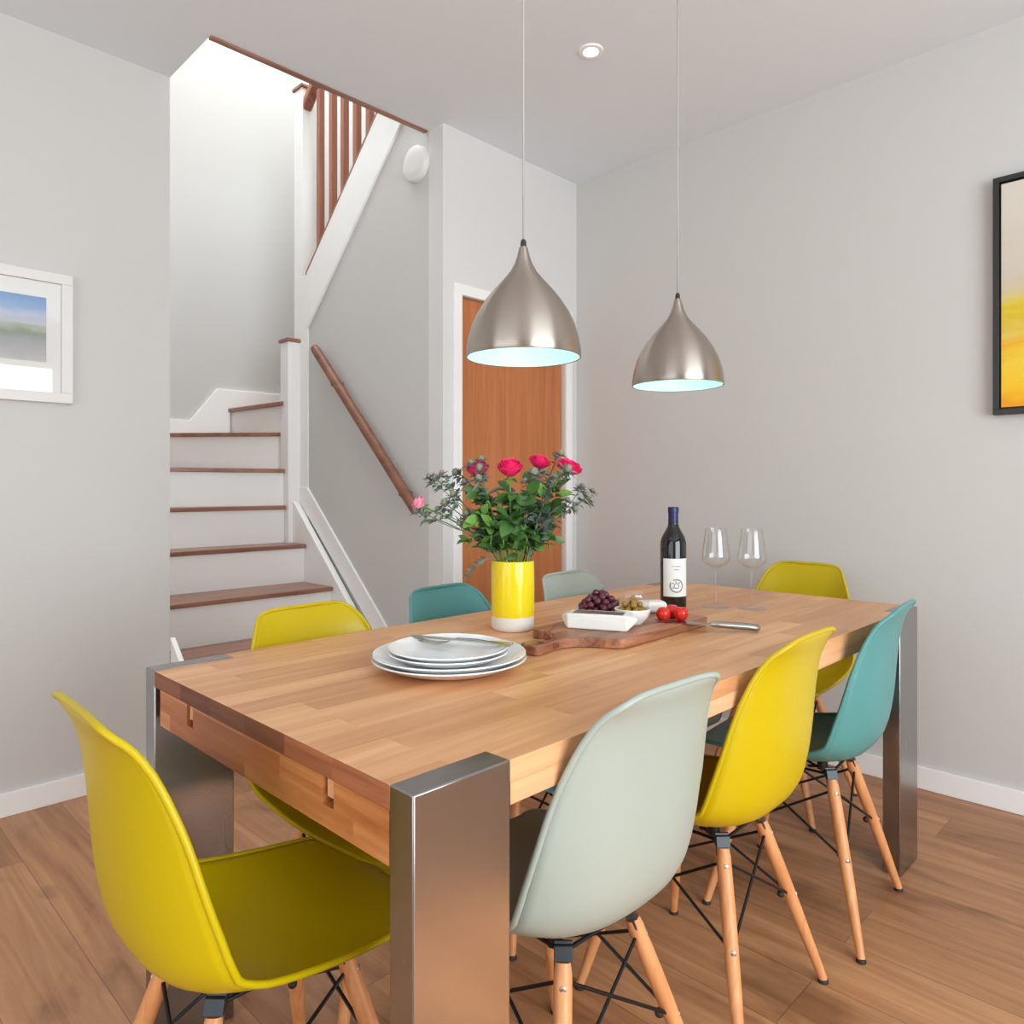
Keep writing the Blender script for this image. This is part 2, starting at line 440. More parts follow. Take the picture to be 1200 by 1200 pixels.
# wall beside the stair, cut to the slope of the upper flight
def capz(y): return 2.316 + (2.966 - y)*.957
bm = prism(B(), [(YD+.1, 0), (3.05, 0), (3.05, 2.20), (2.966, capz(2.966)-.012), (YT, capz(YT)-.012), (YT, ZC), (YD+.1, ZC)], 'X', XS, XS+.08)
box(bm, XS, XS+.105, YD+.0995, YD+.1, 0, ZC)
struct('wall_stair', bm, M['wall'])
bm = prism(B(), [(2.966, 1.999), (2.966, capz(2.966)-.012), (YT+.02, capz(YT+.02)-.012), (YT+.02, 1.999+(2.966-YT-.02)*.972)], 'X', XS-.014, XS)
tr = struct('trim_1', bm, M['white'], bevel=.002)
bm = box(B(), XP, XS-.005, YT-.004, YT+.02, ZC-.008, ZC+.02)
struct('trim_2', bm, M['darkwood'], bevel=.003)
struct('trim_3', box(B(), XS-.008, XS, 2.966, 3.05, 0.9, 2.30), M['white'])

# ------------------------------------------------------------------ staircase
st = thing('staircase', 'white painted staircase with dark wood treads turning right behind the left wall', 'staircase', (XP, 2.1, 0))
def local(o):      # bring a mesh built in room coordinates under the staircase's origin
    o.data.transform(Matrix.Translation((-XP, -2.1, 0))); return o
rise = .2067
ys = [2.11, 2.37, 2.63, 2.90, 3.07]      # nosing lines of the straight treads
zs = [.195, .400, .606, .812, 1.018]
XI = 1.510                                # inner face of the closed string
x0 = XP+.002
for k in range(5):
    ya = ys[k]; yb = (ys[k+1]+.03) if k < 4 else 3.30
    xr = XI if k < 4 else 1.482
    if k == 3:
        bm = prism(B(), [(x0, ya), (XI, ya), (XI, 3.045), (1.478, 3.045), (1.478, yb+.05), (x0, yb+.05)], 'Z', zs[k]-.022, zs[k])
    else:
        bm = box(B(), x0, xr, ya, yb, zs[k]-.022, zs[k])
    local(obj('tread', bm, M['darkwood'], st, bevel=.004))
    zb = zs[k-1] if k else 0
    local(obj('riser', box(B(), x0, xr-.001, ya+.022, ya+.038, zb, zs[k]-.022), M['white'], st))
# winders turning to the right round the newel post
def winder(z, a, b, back, zprev):
    """tread with nosing a->b (left to right), filled back to the polygon 'back'"""
    poly = [a, b] + back
    local(obj('tread', prism(B(), poly, 'Z', z-.022, z), M['darkwood'], st, bevel=.003))
    dx, dy = b[0]-a[0], b[1]-a[1]; l = math.hypot(dx, dy); nx, ny = -dy/l*.022, dx/l*.022
    r = [(a[0]+nx, a[1]+ny), (b[0]+nx, b[1]+ny), (b[0]+nx*1.8, b[1]+ny*1.8), (a[0]+nx*1.8, a[1]+ny*1.8)]
    local(obj('riser', prism(B(), r, 'Z', zprev, z-.022), M['white'], st))
winder(1.222, (x0, 3.22), (1.482, 3.085), [(1.482, 3.30), (1.45, 3.695), (x0, 3.695)], 1.018)
winder(1.430, (1.03, 3.695), (1.488, 3.145), [(1.56, 3.20), (1.56, 3.695)], 1.222)
winder(1.600, (1.426, 3.695), (1.470, 3.10), [(1.70, 3.16), (2.1, 3.695)], 1.430)
# closed string on the wall side and its moulded edge
def strz(y, off): return .437 + (y-2.279)*(1.053-.437)/(2.984-2.279) + off
XI = 1.510
strb = lambda y: .983 + (y-2.984)*(.983-.516)/(2.984-2.476)
bm = prism(B(), [(2.05, 0), (2.05, strb(2.05)), (3.05, strb(3.05)), (3.05, 0)], 'X', XI, XI+.020)
prism(bm, [(2.05, 0), (2.05, strb(2.05)-.008), (3.05, strb(3.05)-.008), (3.05, 0)], 'X', XI+.020, XS-.013)
local(obj('string_board', bm, M['white'], st, bevel=.002))
wt = lambda y: 1.093 + (y-2.94)*(1.093-.446)/(2.94-2.223)
wb = lambda y: 1.061 + (y-3.071)*(1.061-.422)/(3.071-2.342)
bm = prism(B(), [(1.92, .02), (1.92, wt(1.92)), (2.97, wt(2.97)), (3.05, wt(2.97)), (3.05, wb(3.05)), (1.95, wb(1.95)), (1.93, .02)], 'X', XS-.012, XS)
local(obj('wall_string', bm, M['white'], st, bevel=.002))
bm = prism(B(), [(1.94, 0), (1.94, .21), (2.296, .528), (2.296, 0)], 'X', XP, XP+.02)
local(obj('left_string', bm, M['white'], st, bevel=.002))
# newel posts
nw = local(obj('newel_post', box(B(), 1.483, 1.573, 3.05, 3.14, .80, 1.930), M['white'], st, bevel=.003))
local(obj('newel_cap', box(B(), 1.474, 1.580, 3.041, 3.149, 1.930, 1.950), M['darkwood'], nw, bevel=.004)).parent = nw
nw2 = local(obj('newel_post', box(B(), 1.569, 1.659, 3.052, 3.142, 1.9, 3.375), M['white'], st, bevel=.003))
local(obj('newel_cap', box(B(), 1.560, 1.668, 3.043, 3.151, 3.375, 3.395), M['darkwood'], nw2, bevel=.004))
# sloping cap, balusters and upper handrail
bm = prism(B(), [(2.975, capz(2.975)-.012), (2.975, capz(2.975)+.006), (YT+.01, capz(YT+.01)+.006), (YT+.01, capz(YT+.01)-.012)], 'X', XS-.014, XS+.09)
local(obj('balustrade_base_rail', bm, M['darkwood'], st))
for y in (2.907, 2.779, 2.665, 2.548, 2.431, 2.315, 2.20, 2.085, 1.97):
    top = capz(y) + .94
    local(obj('baluster', prism(B(), [(y-.016, capz(y-.016)), (y+.016, capz(y+.016)), (y+.016, top), (y-.016, top)], 'X', 1.584, 1.616), M['redwood'], st))
hz = lambda y: 3.345 + (2.98-y)*.957
bm = prism(B(), [(3.05, hz(3.05)-.03), (3.05, hz(3.05)+.035), (2.0, hz(2.0)+.035), (2.0, hz(2.0)-.03)], 'X', 1.572, 1.628)
local(obj('upper_handrail', bm, M['redwood'], st, bevel=.01))
# skirting following the winders on the back wall
bm = B()
prism(bm, [(x0, 1.30), (1.14, 1.30), (1.14, 1.42), (1.44, 1.45), (1.44, 1.60), (1.9, 1.60), (1.9, 1.715), (1.36, 1.715), (1.20, 1.513), (x0, 1.513)], 'Y', 3.684, 3.70)
struct('trim_4', bm, M['white'], bevel=.002)

# wall handrail
hr = thing('handrail', 'round dark wood handrail sloping down the grey stair wall', 'handrail', (1.562, 2.4, 1.4))
pa, pb = Vector((1.50, 2.800, 1.862)), Vector((1.50, 1.93, 1.020))
off = Vector((1.562, 2.4, 1.4))
bm = tube(B(), [pa-off, pa.lerp(pb, .02)-off, pa.lerp(pb, .5)-off, pb-off], [.021, .025, .025, .025], 20)
obj('rail', bm, M['railwood'], hr, smooth=40)
for t in (.19, .86):
    p = pa.lerp(pb, t); q = p + Vector((0, 0, -.06))
    bm = tube(B(), [p-off+Vector((0,0,-.02)), q-off+Vector((.004,0,.006)), q-off+Vector((.02,0,-.004)), Vector((1.556, p.y, p.z-.055))-off], .005, 8)
    lathe(bm, [(0, 0), (.022, 0), (.022, .006), (0, .006)], 20, mtx=Matrix.Translation(Vector((1.562, p.y, p.z-.055))-off) @ Matrix.Rotation(R(-90), 4, 'Y'))
    obj('rail_bracket', bm, M['bracket'], hr, smooth=40)

# smoke detector / bell on the stair wall
o = obj('round_wall_unit', lathe(B(), [(0, 0), (.083, 0), (.083, .016), (.078, .026), (.066, .032), (.03, .034), (0, .034)], 48, mtx=Matrix.Rotation(R(-90), 4, 'Y')), M['plastic'], smooth=35, loc=(XS, 1.992, 2.605))
tag(o, 'round white disc unit high on the grey stair wall under the ceiling opening', 'alarm')

# recessed ceiling light
dl = thing('ceiling_downlight', 'small round recessed spotlight glowing in the ceiling', 'ceiling light', (1.60, 1.01, ZC))
obj('ring', lathe(B(), [(.022, -.001), (.030, -.007), (.044, -.006), (.047, 0), (.022, 0.0)], 40), M['white'], dl, smooth=40)
obj('lens', lathe(B(), [(0, -.003), (.024, -.003), (.024, -.0005), (0, -.0005)], 32), M['lamp'], dl)

# ------------------------------------------------------------------ pictures
pl = thing('framed_print', 'white framed coastal landscape print hanging on the left wall', 'picture', (-.10, YL, 1.419))
fx0, fx1 = -.76+.10-.0, .230+.10     # local x range
fz = .458; fw = .036
bm = B()
box(bm, fx0, fx1, -.024, 0, 0, fw); box(bm, fx0, fx1, -.024, 0, fz-fw, fz); box(bm, fx0, fx0+fw, -.024, 0, fw, fz-fw); box(bm, fx1-fw, fx1, -.024, 0, fw, fz-fw)
obj('frame', bm, M['framewhite'], pl, bevel=.002)
obj('mount', box(B(), fx0+fw, fx1-fw, -.010, -.002, fw, fz-fw), M['mat'], pl)
art = art_mat('coast_print', [(.0, (206, 206, 204)), (.12, (190, 190, 192)), (.30, (172, 176, 178)), (.44, (150, 160, 146)), (.50, (176, 186, 164)), (.57, (206, 212, 222)), (.68, (196, 206, 226)), (.80, (140, 172, 214)), (1.0, (108, 152, 206))],
              .226, 9, .22, (1, 1, 3))
obj('print', box(B(), fx0+.12, .249, -.0115, -.0105, 0, .226), art, pl, loc=(0, 0, .141))
obj('glazing', box(B(), fx0+fw, fx1-fw, -.0165, -.015, fw, fz-fw), M['pane'], pl)

pr = thing('framed_painting', 'black framed abstract painting, pale above and yellow below, on the right wall', 'picture', (XR, -.62, 1.372))
ph = .820
bm = B()
hw = .535
box(bm, -.035, 0, -hw, hw, 0, .018); box(bm, -.035, 0, -hw, hw, ph-.018, ph); box(bm, -.035, 0, -hw, -hw+.018, .018, ph-.018); box(bm, -.035, 0, hw-.018, hw, .018, ph-.018)
obj('frame', bm, M['black'], pr, bevel=.001)
obj('backing', box(B(), -.012, -.002, -hw+.018, hw-.018, .018, ph-.018), M['black'], pr)
art2 = art_mat('yellow_abstract', [(.0, (238, 158, 20)), (.08, (240, 190, 30)), (.18, (236, 204, 60)), (.26, (232, 170, 26)), (.34, (226, 196, 90)), (.40, (214, 184, 36)), (.47, (218, 196, 60)), (.52, (206, 192, 160)), (.62, (206, 196, 180)), (1.0, (214, 208, 196))],
               .76, 7, .22, (1, .8, 3.2))
obj('canvas', box(B(), -.028, -.012, -hw+.024, hw-.024, 0, .77), art2, pr, loc=(0, 0, .025))

# ------------------------------------------------------------------ pendants
def make_pendant():
    t = thing('pendant_lamp', 'brushed nickel onion shaped pendant hanging in front of the wooden door', 'pendant lamp', (.642, .437, 1.408), 0, None)
    outer = [(.126, 0), (.1275, .004), (.1265, .02), (.122, .045), (.114, .072), (.102, .098), (.085, .125), (.065, .150), (.045, .172), (.030, .190), (.020, .208), (.0145, .224), (.011, .238), (.009, .245)]
    inner = [(r-.003, z) for r, z in outer[:-3]] + [(.0, .215)]
    obj('shade', lathe(B(), outer + [(0, .245)], 72), M['nickel'], t, smooth=50)
    bm = lathe(B(), [(.126, 0), (.1235, .0005)] + [(r-.0035, z) for r, z in outer[1:-4]] + [(0, .20)], 72)
    obj('inner_lining', bm, M['shade_in'], t, smooth=50)
    obj('rim', tube(B(), [(.1265*math.cos(2*PI*i/72), .1265*math.sin(2*PI*i/72), .0012) for i in range(72)], .0018, 8, closed=True), M['nickel'], t, smooth=True)
    obj('cord_grip', lathe(B(), [(0, .243), (.007, .243), (.0065, .256), (.004, .262), (0, .262)], 20), M['bracket'], t, smooth=40)
    obj('cord', tube(B(), [(0, 0, .26), (0, 0, .8), (0, 0, ZC-1.408)], .0021, 8), M['cord'], t, smooth=True)
    obj('bulb', lathe(B(), [(0, .075), (.018, .08), (.028, .098), (.028, .112), (.018, .135), (.013, .155), (0, .156)], 24), M['bulb'], t, smooth=True)
    obj('ceiling_rose', lathe(B(), [(0, ZC-1.408-.028), (.03, ZC-1.408-.026), (.05, ZC-1.408-.006), (.052, ZC-1.408), (0, ZC-1.408)], 32), M['white'], t, smooth=40)
    return t
pd = make_pendant(); pd['group'] = 'pendants over the table'
dup(pd, (1.272, .437, 1.408), 0, 'brushed nickel onion shaped pendant hanging against the plain grey wall above the wine bottle')
for x in (.642, 1.272):
    l = bpy.data.lights.new('pendant_light', 'POINT'); l.energy = .36; l.shadow_soft_size = .03; l.color = (.93, 1, .98)
    lo = bpy.data.objects.new('pendant_light', l); lo.location = (x, .437, 1.408+.045); C.objects.link(lo)

# ------------------------------------------------------------------ table
tb = thing('dining_table', 'long oiled butcher block dining table with flat brushed steel corner legs', 'table', (L/2, W/2, 0))
lx, ly = .161, .0475
hx, hy = L/2, W/2
pts = [(-hx+lx, -hy), (hx-lx, -hy), (hx-lx, -hy+ly), (hx, -hy+ly), (hx, hy-ly), (hx-lx, hy-ly), (hx-lx, hy), (-hx+lx, hy), (-hx+lx, hy-ly), (-hx, hy-ly), (-hx, -hy+ly), (-hx+lx, -hy+ly)]
bm = prism(B(), pts, 'Z', H-.031, H)
for f in bm.faces:
    if abs(f.normal.x) > .9 and abs(abs(f.calc_center_median().x) - hx) < .01: f.material_index = 1
obj('tabletop', bm, [M['top'], M['endgrain']], tb, bevel=.0004)
# end rails with open mortices
slots = [.654 - W/2, .188 - W/2]
for sx in (-1, 1):
    bm = B()
    xa, xb = (-hx+.0005, -hx+.032) if sx < 0 else (hx-.032, hx-.0005)
    e0, e1 = -hy+ly+.001, hy-ly-.030
    cuts = sorted(slots); y = e0
    for sy in cuts:
        box(bm, xa, xb, y, sy-.014, .660, H-.0315); y = sy+.014
        box(bm, xa, xb, sy-.014, sy+.014, .660, .690)
    box(bm, xa, xb, y, e1, .660, H-.0315)
    obj('end_rail', bm, M['rail'], tb)
    for sy in cuts:
        bm = B()
        xi0, xi1 = (xa+.006, xb-.002) if sx < 0 else (xa+.002, xb-.006)
        box(bm, xi0-.004 if sx < 0 else xi0, xi1, sy-.013, sy+.004, .703, H-.033)
        obj('tenon', bm, M['railx'], tb)
        obj('mortice_back', box(B(), xb-.004 if sx < 0 else xa, xb if sx < 0 else xa+.004, sy-.0138, sy+.0138, .6905, H-.032), M['endgrain'], tb)
for sy in (-1, 1):
    y0, y1 = (-hy+.0005, -hy+.03) if sy < 0 else (hy-.03, hy-.0005)
    bm = box(B(), -hx+lx+.001, hx-lx-.001, y0, y1, .700, H-.0312)
    obj('side_rail', bm, M['railx'], tb)
for sx in (-1, 1):
    for sy in (-1, 1):
        xa, xb = (-hx, -hx+lx) if sx < 0 else (hx-lx, hx)
        ya, yb = (-hy, -hy+ly) if sy < 0 else (hy-ly, hy)
        o = obj('leg', box(B(), xa, xb, ya, yb, 0, H+.0005), M['steel'], tb, bevel=.0022)

# ------------------------------------------------------------------ chairs
def catmull(rows, n):
    out = []; m = len(rows)-1
    for i in range(n+1):
        t = i/n*m; k = min(int(t), m-1); f = t-k
        p0, p1, p2, p3 = rows[max(k-1, 0)], rows[k], rows[k+1], rows[min(k+2, m)]
        out.append([.5*((2*b) + (c-a)*f + (2*a-5*b+4*c-d)*f*f + (3*b-a-3*c+d)*f**3) for a, b, c, d in zip(p0, p1, p2, p3)])
    return out
ROWS = [  # y, z, half width, edge lift
 (.2285, .3925, .128, .0), (.2275, .4030, .148, .0), (.2200, .4155, .163, .001), (.1960, .4235, .175, .003), (.1461, .4245, .186, .007),
 (.0759, .4195, .196, .0165), (.0056, .4135, .203, .0310), (-.0651, .4118, .2075, .0450), (-.1261, .4167, .2110, .0560), (-.1822, .439, .2135, .0642),
 (-.2161, .4806, .2145, .0690), (-.2319, .5407, .2115, .0655), (-.2394, .6041, .2035, .0555), (-.2437, .6633, .1910, .0455), (-.2490, .7131, .1755, .0355),
 (-.2550, .7534, .1595, .0260), (-.2640, .7854, .1430, .0165), (-.2730, .8046, .1290, .008), (-.2780, .8165, .1140, .003), (-.2790, .8220, .0980, .001), (-.2788, .8245, .0780, .0), (-.2786, .8255, .045, .0)]
def shell_bm():
    rows = catmull(ROWS, 46); nc = 24
    bm = B(); grid = []
    for i, (y, z, w, e) in enumerate(rows):
        a = rows[max(i-1, 0)]; b = rows[min(i+1, len(rows)-1)]
        ty, tz = b[0]-a[0], b[1]-a[1]; l = math.hypot(ty, tz) or 1
        ny, nz = -tz/l*-1, ty/l*-1            # towards the sitter
        ny, nz = tz/l, -ty/l
        row = []
        for j in range(nc+1):
            u = -1 + 2*j/nc
            h = e*abs(u)**2.6
            row.append(bm.verts.new((w*u, y + ny*h, z + nz*h)))
        grid.append(row)
    for r0, r1 in zip(grid, grid[1:]):
        for j in range(nc): bm.faces.new((r0[j], r0[j+1], r1[j+1], r1[j]))
    border = [v.co.copy() for v in grid[0]] + [r[-1].co.copy() for r in grid[1:-1]] + [v.co.copy() for v in reversed(grid[-1])] + [r[0].co.copy() for r in reversed(grid[1:-1])]
    return bm, border
LEGS = [(1, -1), (-1, -1), (1, 1), (-1, 1)]
def leg_ends(sx, sy):
    top = Vector((sx*.088, (-.125 if sy < 0 else .085), .372))
    foot = Vector((sx*.198, (-.222 if sy < 0 else .165), .007))
    return top, foot
def make_chair(mat, label, loc, rotz):
    t = thing('dining_chair', label, 'chair', loc, rotz)
    bm, border = shell_bm()
    s = obj('seat_shell', bm, mat, t, smooth=True)
    md = s.modifiers.new('thickness', 'SOLIDIFY'); md.thickness = .0055; md.offset = 0
    obj('shell_rim', tube(B(), border, .0052, 10, closed=True), mat, s, smooth=True)
    for sx, sy in LEGS:
        top, foot = leg_ends(sx, sy)
        ax = foot-top
        bm = tube(B(), [top, top+ax*.04, top+ax*.3, top+ax*.6, foot+Vector((0,0,0))], [.0125, .0148, .0152, .0138, .0095], 20)
        lg = obj('leg', bm, M['beech'], t, smooth=50)
        bm = tube(B(), [foot+Vector((0,0,.002)), Vector((foot.x, foot.y, .004)), Vector((foot.x, foot.y, 0))], [.0098, .0118, .0118], 16)
        obj('foot_glide', bm, M['rubber'], lg, smooth=40)
        rad = Vector((sx, sy, 0)).normalized(); tang = Vector((-rad.y, rad.x, 0))
        for f in (.075, .46):
            c = top.lerp(foot, f)
            bm = B()
            for sgn in (1, -1):
                rot = rad.to_track_quat('Z', 'Y') if sgn > 0 else (-rad).to_track_quat('Z', 'Y')
                lathe(bm, [(0, .0135), (.0058, .0135), (.0058, .0150), (.0042, .0162), (0, .0162)], 12, mtx=Matrix.Translation(c) @ rot.to_matrix().to_4x4())
            obj('bolt', bm, M['bolt'], lg, smooth=40)
        lo = top.lerp(foot, .46); ce = Vector((-sx, -sy, 0)).normalized(); bm = B()
        ico(bm, lo + ce*.020, .0085, 2); tube(bm, [lo+ce*.012, lo+ce*.020], .004, 8)
        obj('wire_end', bm, M['rubber'], lg, smooth=40)
        # steel plate let into the slotted head of the leg
        up = (top-foot).normalized()
        m = Matrix((tang, rad, up)).transposed().to_4x4(); m.translation = top
        bm = box(B(), -.0145, .0145, -.0022, .0022, -.035, .030, mtx=m)
        box(bm, -.0145, .0145, -.009, .009, .004, .026, mtx=m)
        obj('leg_bracket', bm, M['bracket'], lg, bevel=.001)
    # wire bracing: crossed pair on every side plus a ring under the seat
    P = {k: leg_ends(*k) for k in LEGS}
    for a, b in (((1,-1), (-1,-1)), ((1,1), (-1,1)), ((1,-1), (1,1)), ((-1,-1), (-1,1))):
        bm = B()
        for p, q in ((a, b), (b, a)):
            hi = P[p][0].lerp(P[p][1], .06); lo = P[q][0].lerp(P[q][1], .46)
            dirv = (lo-hi).normalized(); n = Vector((p[0], p[1], 0)) * .004
            tube(bm, [hi+n*.5-dirv*.012, lo+n*.5+dirv*.012], .0032, 8)
        obj('cross_wire', bm, M['blackmetal'], t, smooth=40)
    ring = []
    for k in ((1,-1), (1,1), (-1,1), (-1,-1)):
        ring.append(P[k][0] + Vector((-k[0]*.006, -k[1]*.006, .010)))
    bm = B()
    for i in range(4): tube(bm, [ring[i], ring[(i+1) % 4]], .0036, 8)
    tube(bm, [ring[0], ring[2]], .0034, 8); tube(bm, [ring[1], ring[3]], .0034, 8)
    for (x, y) in ((.085, .13), (-.085, .13), (.08, -.10), (-.08, -.10)):
        tube(bm, [(x*.8, y*.6, .385), (x, y, .398)], .0034, 8)
        lathe(bm, [(0, .392), (.013, .392), (.013, .414), (0, .414)], 14, center=(x, y))
    obj('seat_frame', bm, M['blackmetal'], t, smooth=40)
    return t
yR = .222
c_mint = make_chair(M['mint'], 'pale mint moulded plastic chair on the near side, beside the closest steel leg', (.444, .192, 0), R(-2.5))
c_yel = make_chair(M['yellow'], 'yellow moulded plastic chair in the middle of the near side, between mint and teal', (.946, .199, 0), R(1))
c_teal = make_chair(M['teal'], 'teal moulded plastic chair on the near side by the far steel leg', (1.457, .184, 0), R(5.4))
dup(c_yel, (.039, .431, 0), R(-90.7), 'yellow moulded plastic chair at the near table end, fully in view at lower left')
dup(c_yel, (.414, .690, 0), R(182), 'yellow chair behind the far side of the table, in front of the stairs')
dup(c_teal, (.894, .722, 0), R(185), 'teal chair behind the far side of the table, left of the yellow vase')
dup(c_mint, (1.412, .690, 0), R(182), 'pale mint chair behind the far side of the table, in front of the wooden door')
dup(c_yel, (2.02, .495, 0), R(90.5), 'yellow chair at the far table end, behind the wine glasses')

# ------------------------------------------------------------------ tableware
pc = (.424, .432)
def plate_profile(r, h):
    return [(0, .0), (r*.60, 0), (r*.62, .0), (r*.80, h*.38), (r*.95, h*.84), (r, h), (r*.995, h+.0025), (r*.95, h-.0002), (r*.80, h*.62), (r*.62, h*.36), (r*.3, h*.30), (0, h*.30)]
def make_plate(name, label, r, h, z, c, group):
    t = obj(name, lathe(B(), plate_profile(r, h), 72), M['plate'], smooth=55, loc=(c[0], c[1], z))
    tag(t, label, 'plate', group); return t
G = 'stacked white plates'
make_plate('dinner_plate', 'large white plate at the bottom of the stack, on the wood', .154, .023, H+.0006, pc, G)
make_plate('dinner_plate', 'large white plate second from the bottom of the stack', .1525, .023, H+.0090, (pc[0]+.001, pc[1]+.001), G)
make_plate('side_plate', 'smaller white plate third up in the stack', .119, .018, H+.0175, (pc[0]-.002, pc[1]+.000), G)
make_plate('side_plate', 'smaller white plate on top of the stack, under the cutlery', .119, .018, H+.0258, (pc[0]-.002, pc[1]+.001), G)
zc = H + .0478

def strip(bm, pts, th):
    """flat tapered strip: pts = (s, half width, z); s along local X"""
    top, bot = [], []
    for s, w, z in pts:
        top.append((bm.verts.new((s, -w, z+th)), bm.verts.new((s, w, z+th))))
        bot.append((bm.verts.new((s, -w, z)), bm.verts.new((s, w, z))))
    for i in range(len(pts)-1):
        bm.faces.new((top[i][0], top[i+1][0], top[i+1][1], top[i][1]))
        bm.faces.new((bot[i][0], bot[i][1], bot[i+1][1], bot[i+1][0]))
        bm.faces.new((top[i][0], bot[i][0], bot[i+1][0], top[i+1][0]))
        bm.faces.new((top[i][1], top[i+1][1], bot[i+1][1], bot[i][1]))
    bm.faces.new((top[0][0], top[0][1], bot[0][1], bot[0][0])); bm.faces.new((top[-1][0], bot[-1][0], bot[-1][1], top[-1][1]))
    return bm
def place_along(o, a, b):
    a, b = Vector(a), Vector(b); d = (b-a).normalized()
    q = d.to_track_quat('X', 'Z'); o.rotation_mode = 'QUATERNION'; o.rotation_quaternion = q; o.location = a
# table knife: blade end at the left
kn = thing('table_knife', 'stainless table knife lying across the top plate behind the fork', 'knife')
ka, kb = (.424, .560, zc-.002), (.518, .346, zc-.002)
obj('blade', strip(B(), [(0, .002, 0), (.012, .007, 0), (.05, .0095, 0), (.10, .009, 0), (.112, .005, 0)], .0016), M['chrome'], kn, bevel=.0004)
obj('handle', strip(B(), [(.110, .004, -.0006), (.125, .0045, -.001), (.18, .006, -.0014), (.222, .0075, -.0014), (.232, .005, -.001)], .0044), M['chrome'], kn, bevel=.0014)
place_along(kn, ka, kb)
fk = thing('table_fork', 'stainless table fork lying across the top plate in front of the knife', 'fork')
bm = B()
for k in range(4):
    y = -.0096 + k*.0064
    tube(bm, [(0, y, .004), (.015, y, .0015), (.034, y*1.02, .0), (.046, y*.9, .001)], [.0009, .0014, .0016, .0018], 6)
obj('tines', bm, M['chrome'], fk, smooth=True)
obj('head', strip(B(), [(.040, .0116, -.0002), (.052, .0118, .0002), (.062, .0085, .003), (.072, .004, .008), (.085, .0028, .011), (.125, .003, .010), (.165, .005, .005), (.190, .0065, .001), (.197, .004, .0005)], .0022), M['chrome'], fk, bevel=.0008)
place_along(fk, (.410, .506, zc-.004), (.492, .318, zc+.001))

# vase
vx, vy = .800, .626
vs = thing('flower_vase', 'tall cylindrical yellow glazed vase with bare white base, holding flowers', 'vase', (vx, vy, H))
prof = [(.040, .0), (.050, .001), (.0535, .006), (.0545, .012), (.0548, .036)]
obj('base', lathe(B(), [(0, 0)] + prof + [(0, .036)], 64), M['vase_w'], vs, smooth=40)
obj('body', lathe(B(), [(.0, .0362), (.0550, .0362), (.0552, .10), (.0550, .155), (.0540, .172), (.0528, .1755), (.0512, .174), (.0505, .165), (.0505, .045), (0, .045)], 64), M['vase_y'], vs, smooth=50)

# bottle
bt = thing('wine_bottle', 'dark wine bottle with white label and navy foil neck standing on the table', 'bottle', (1.373, .515, H))
rb = .0385
obj('glass_body', lathe(B(), [(0, .004), (.030, .0), (.036, .002), (rb, .008), (rb, .190), (.0375, .200), (.033, .214), (.024, .230), (.0175, .242), (.0150, .252), (.0142, .262), (.0142, .285), (0, .285)], 64), M['bottle'], bt, smooth=50)
obj('foil_capsule', lathe(B(), [(.0148, .250), (.0150, .252), (.0148, .284), (.0160, .285), (.0160, .298), (.0150, .302), (0, .302)], 40), M['foil'], bt, smooth=50)
def patch(bm, r, a0, a1, z0, z1, n=14, th=.0003):
    i0 = []; 
    for k in range(n+1):
        a = a0+(a1-a0)*k/n
        i0.append([bm.verts.new((rr*math.cos(a), rr*math.sin(a), z)) for rr, z in ((r, z0), (r, z1), (r+th, z1), (r+th, z0))])
    for p, q in zip(i0, i0[1:]):
        for j in range(4): bm.faces.new((p[j], p[(j+1) % 4], q[(j+1) % 4], q[j]))
    bm.faces.new(i0[0]); bm.faces.new(i0[-1][::-1])
    return bm
view = math.atan2(-1.199, -1.90)     # direction from the bottle to the camera
lc = view + R(14)
lb = obj('front_label', patch(B(), rb+.0002, lc-R(62), lc+R(62), .038, .150, 30), M['label'], bt, smooth=40)
bm = B()
random.seed(3)
for z, wd, n in ((.1265, 34, 11), (.1165, 22, 8)):
    a = lc - R(wd)/2*1.2
    for k in range(n):
        w = R(wd*1.2/n*random.uniform(.5, .85)); patch(bm, rb+.0006, a, a+w, z, z+.0026*random.uniform(.7, 1.1), 2); a += R(wd*1.2/n)
obj('label_print', bm, M['ink'], lb)
bm = B()
for ri, ro, a0, a1 in ((.0165, .0205, 60, 390), (.006, .0085, 0, 360)):
    nseg = 40
    for k in range(nseg):
        t0, t1 = R(a0+(a1-a0)*k/nseg), R(a0+(a1-a0)*(k+1)/nseg)
        vv = []
        for rr, tt in ((ri, t0), (ro, t0), (ro, t1), (ri, t1)):
            ang = lc - rr*math.cos(tt)/rb; vv.append(bm.verts.new(((rb+.0008)*math.cos(ang), (rb+.0008)*math.sin(ang), .070+rr*math.sin(tt))))
        bm.faces.new(vv)
for (dx, dz) in ((.010, .008), (.009, -.006), (-.008, .009), (.001, .012)):
    a = lc - dx/rb; patch(bm, rb+.0006, a-.05, a+.05, .070+dz-.0018, .070+dz+.0018, 2)
obj('label_emblem', bm, M['ink'], lb)

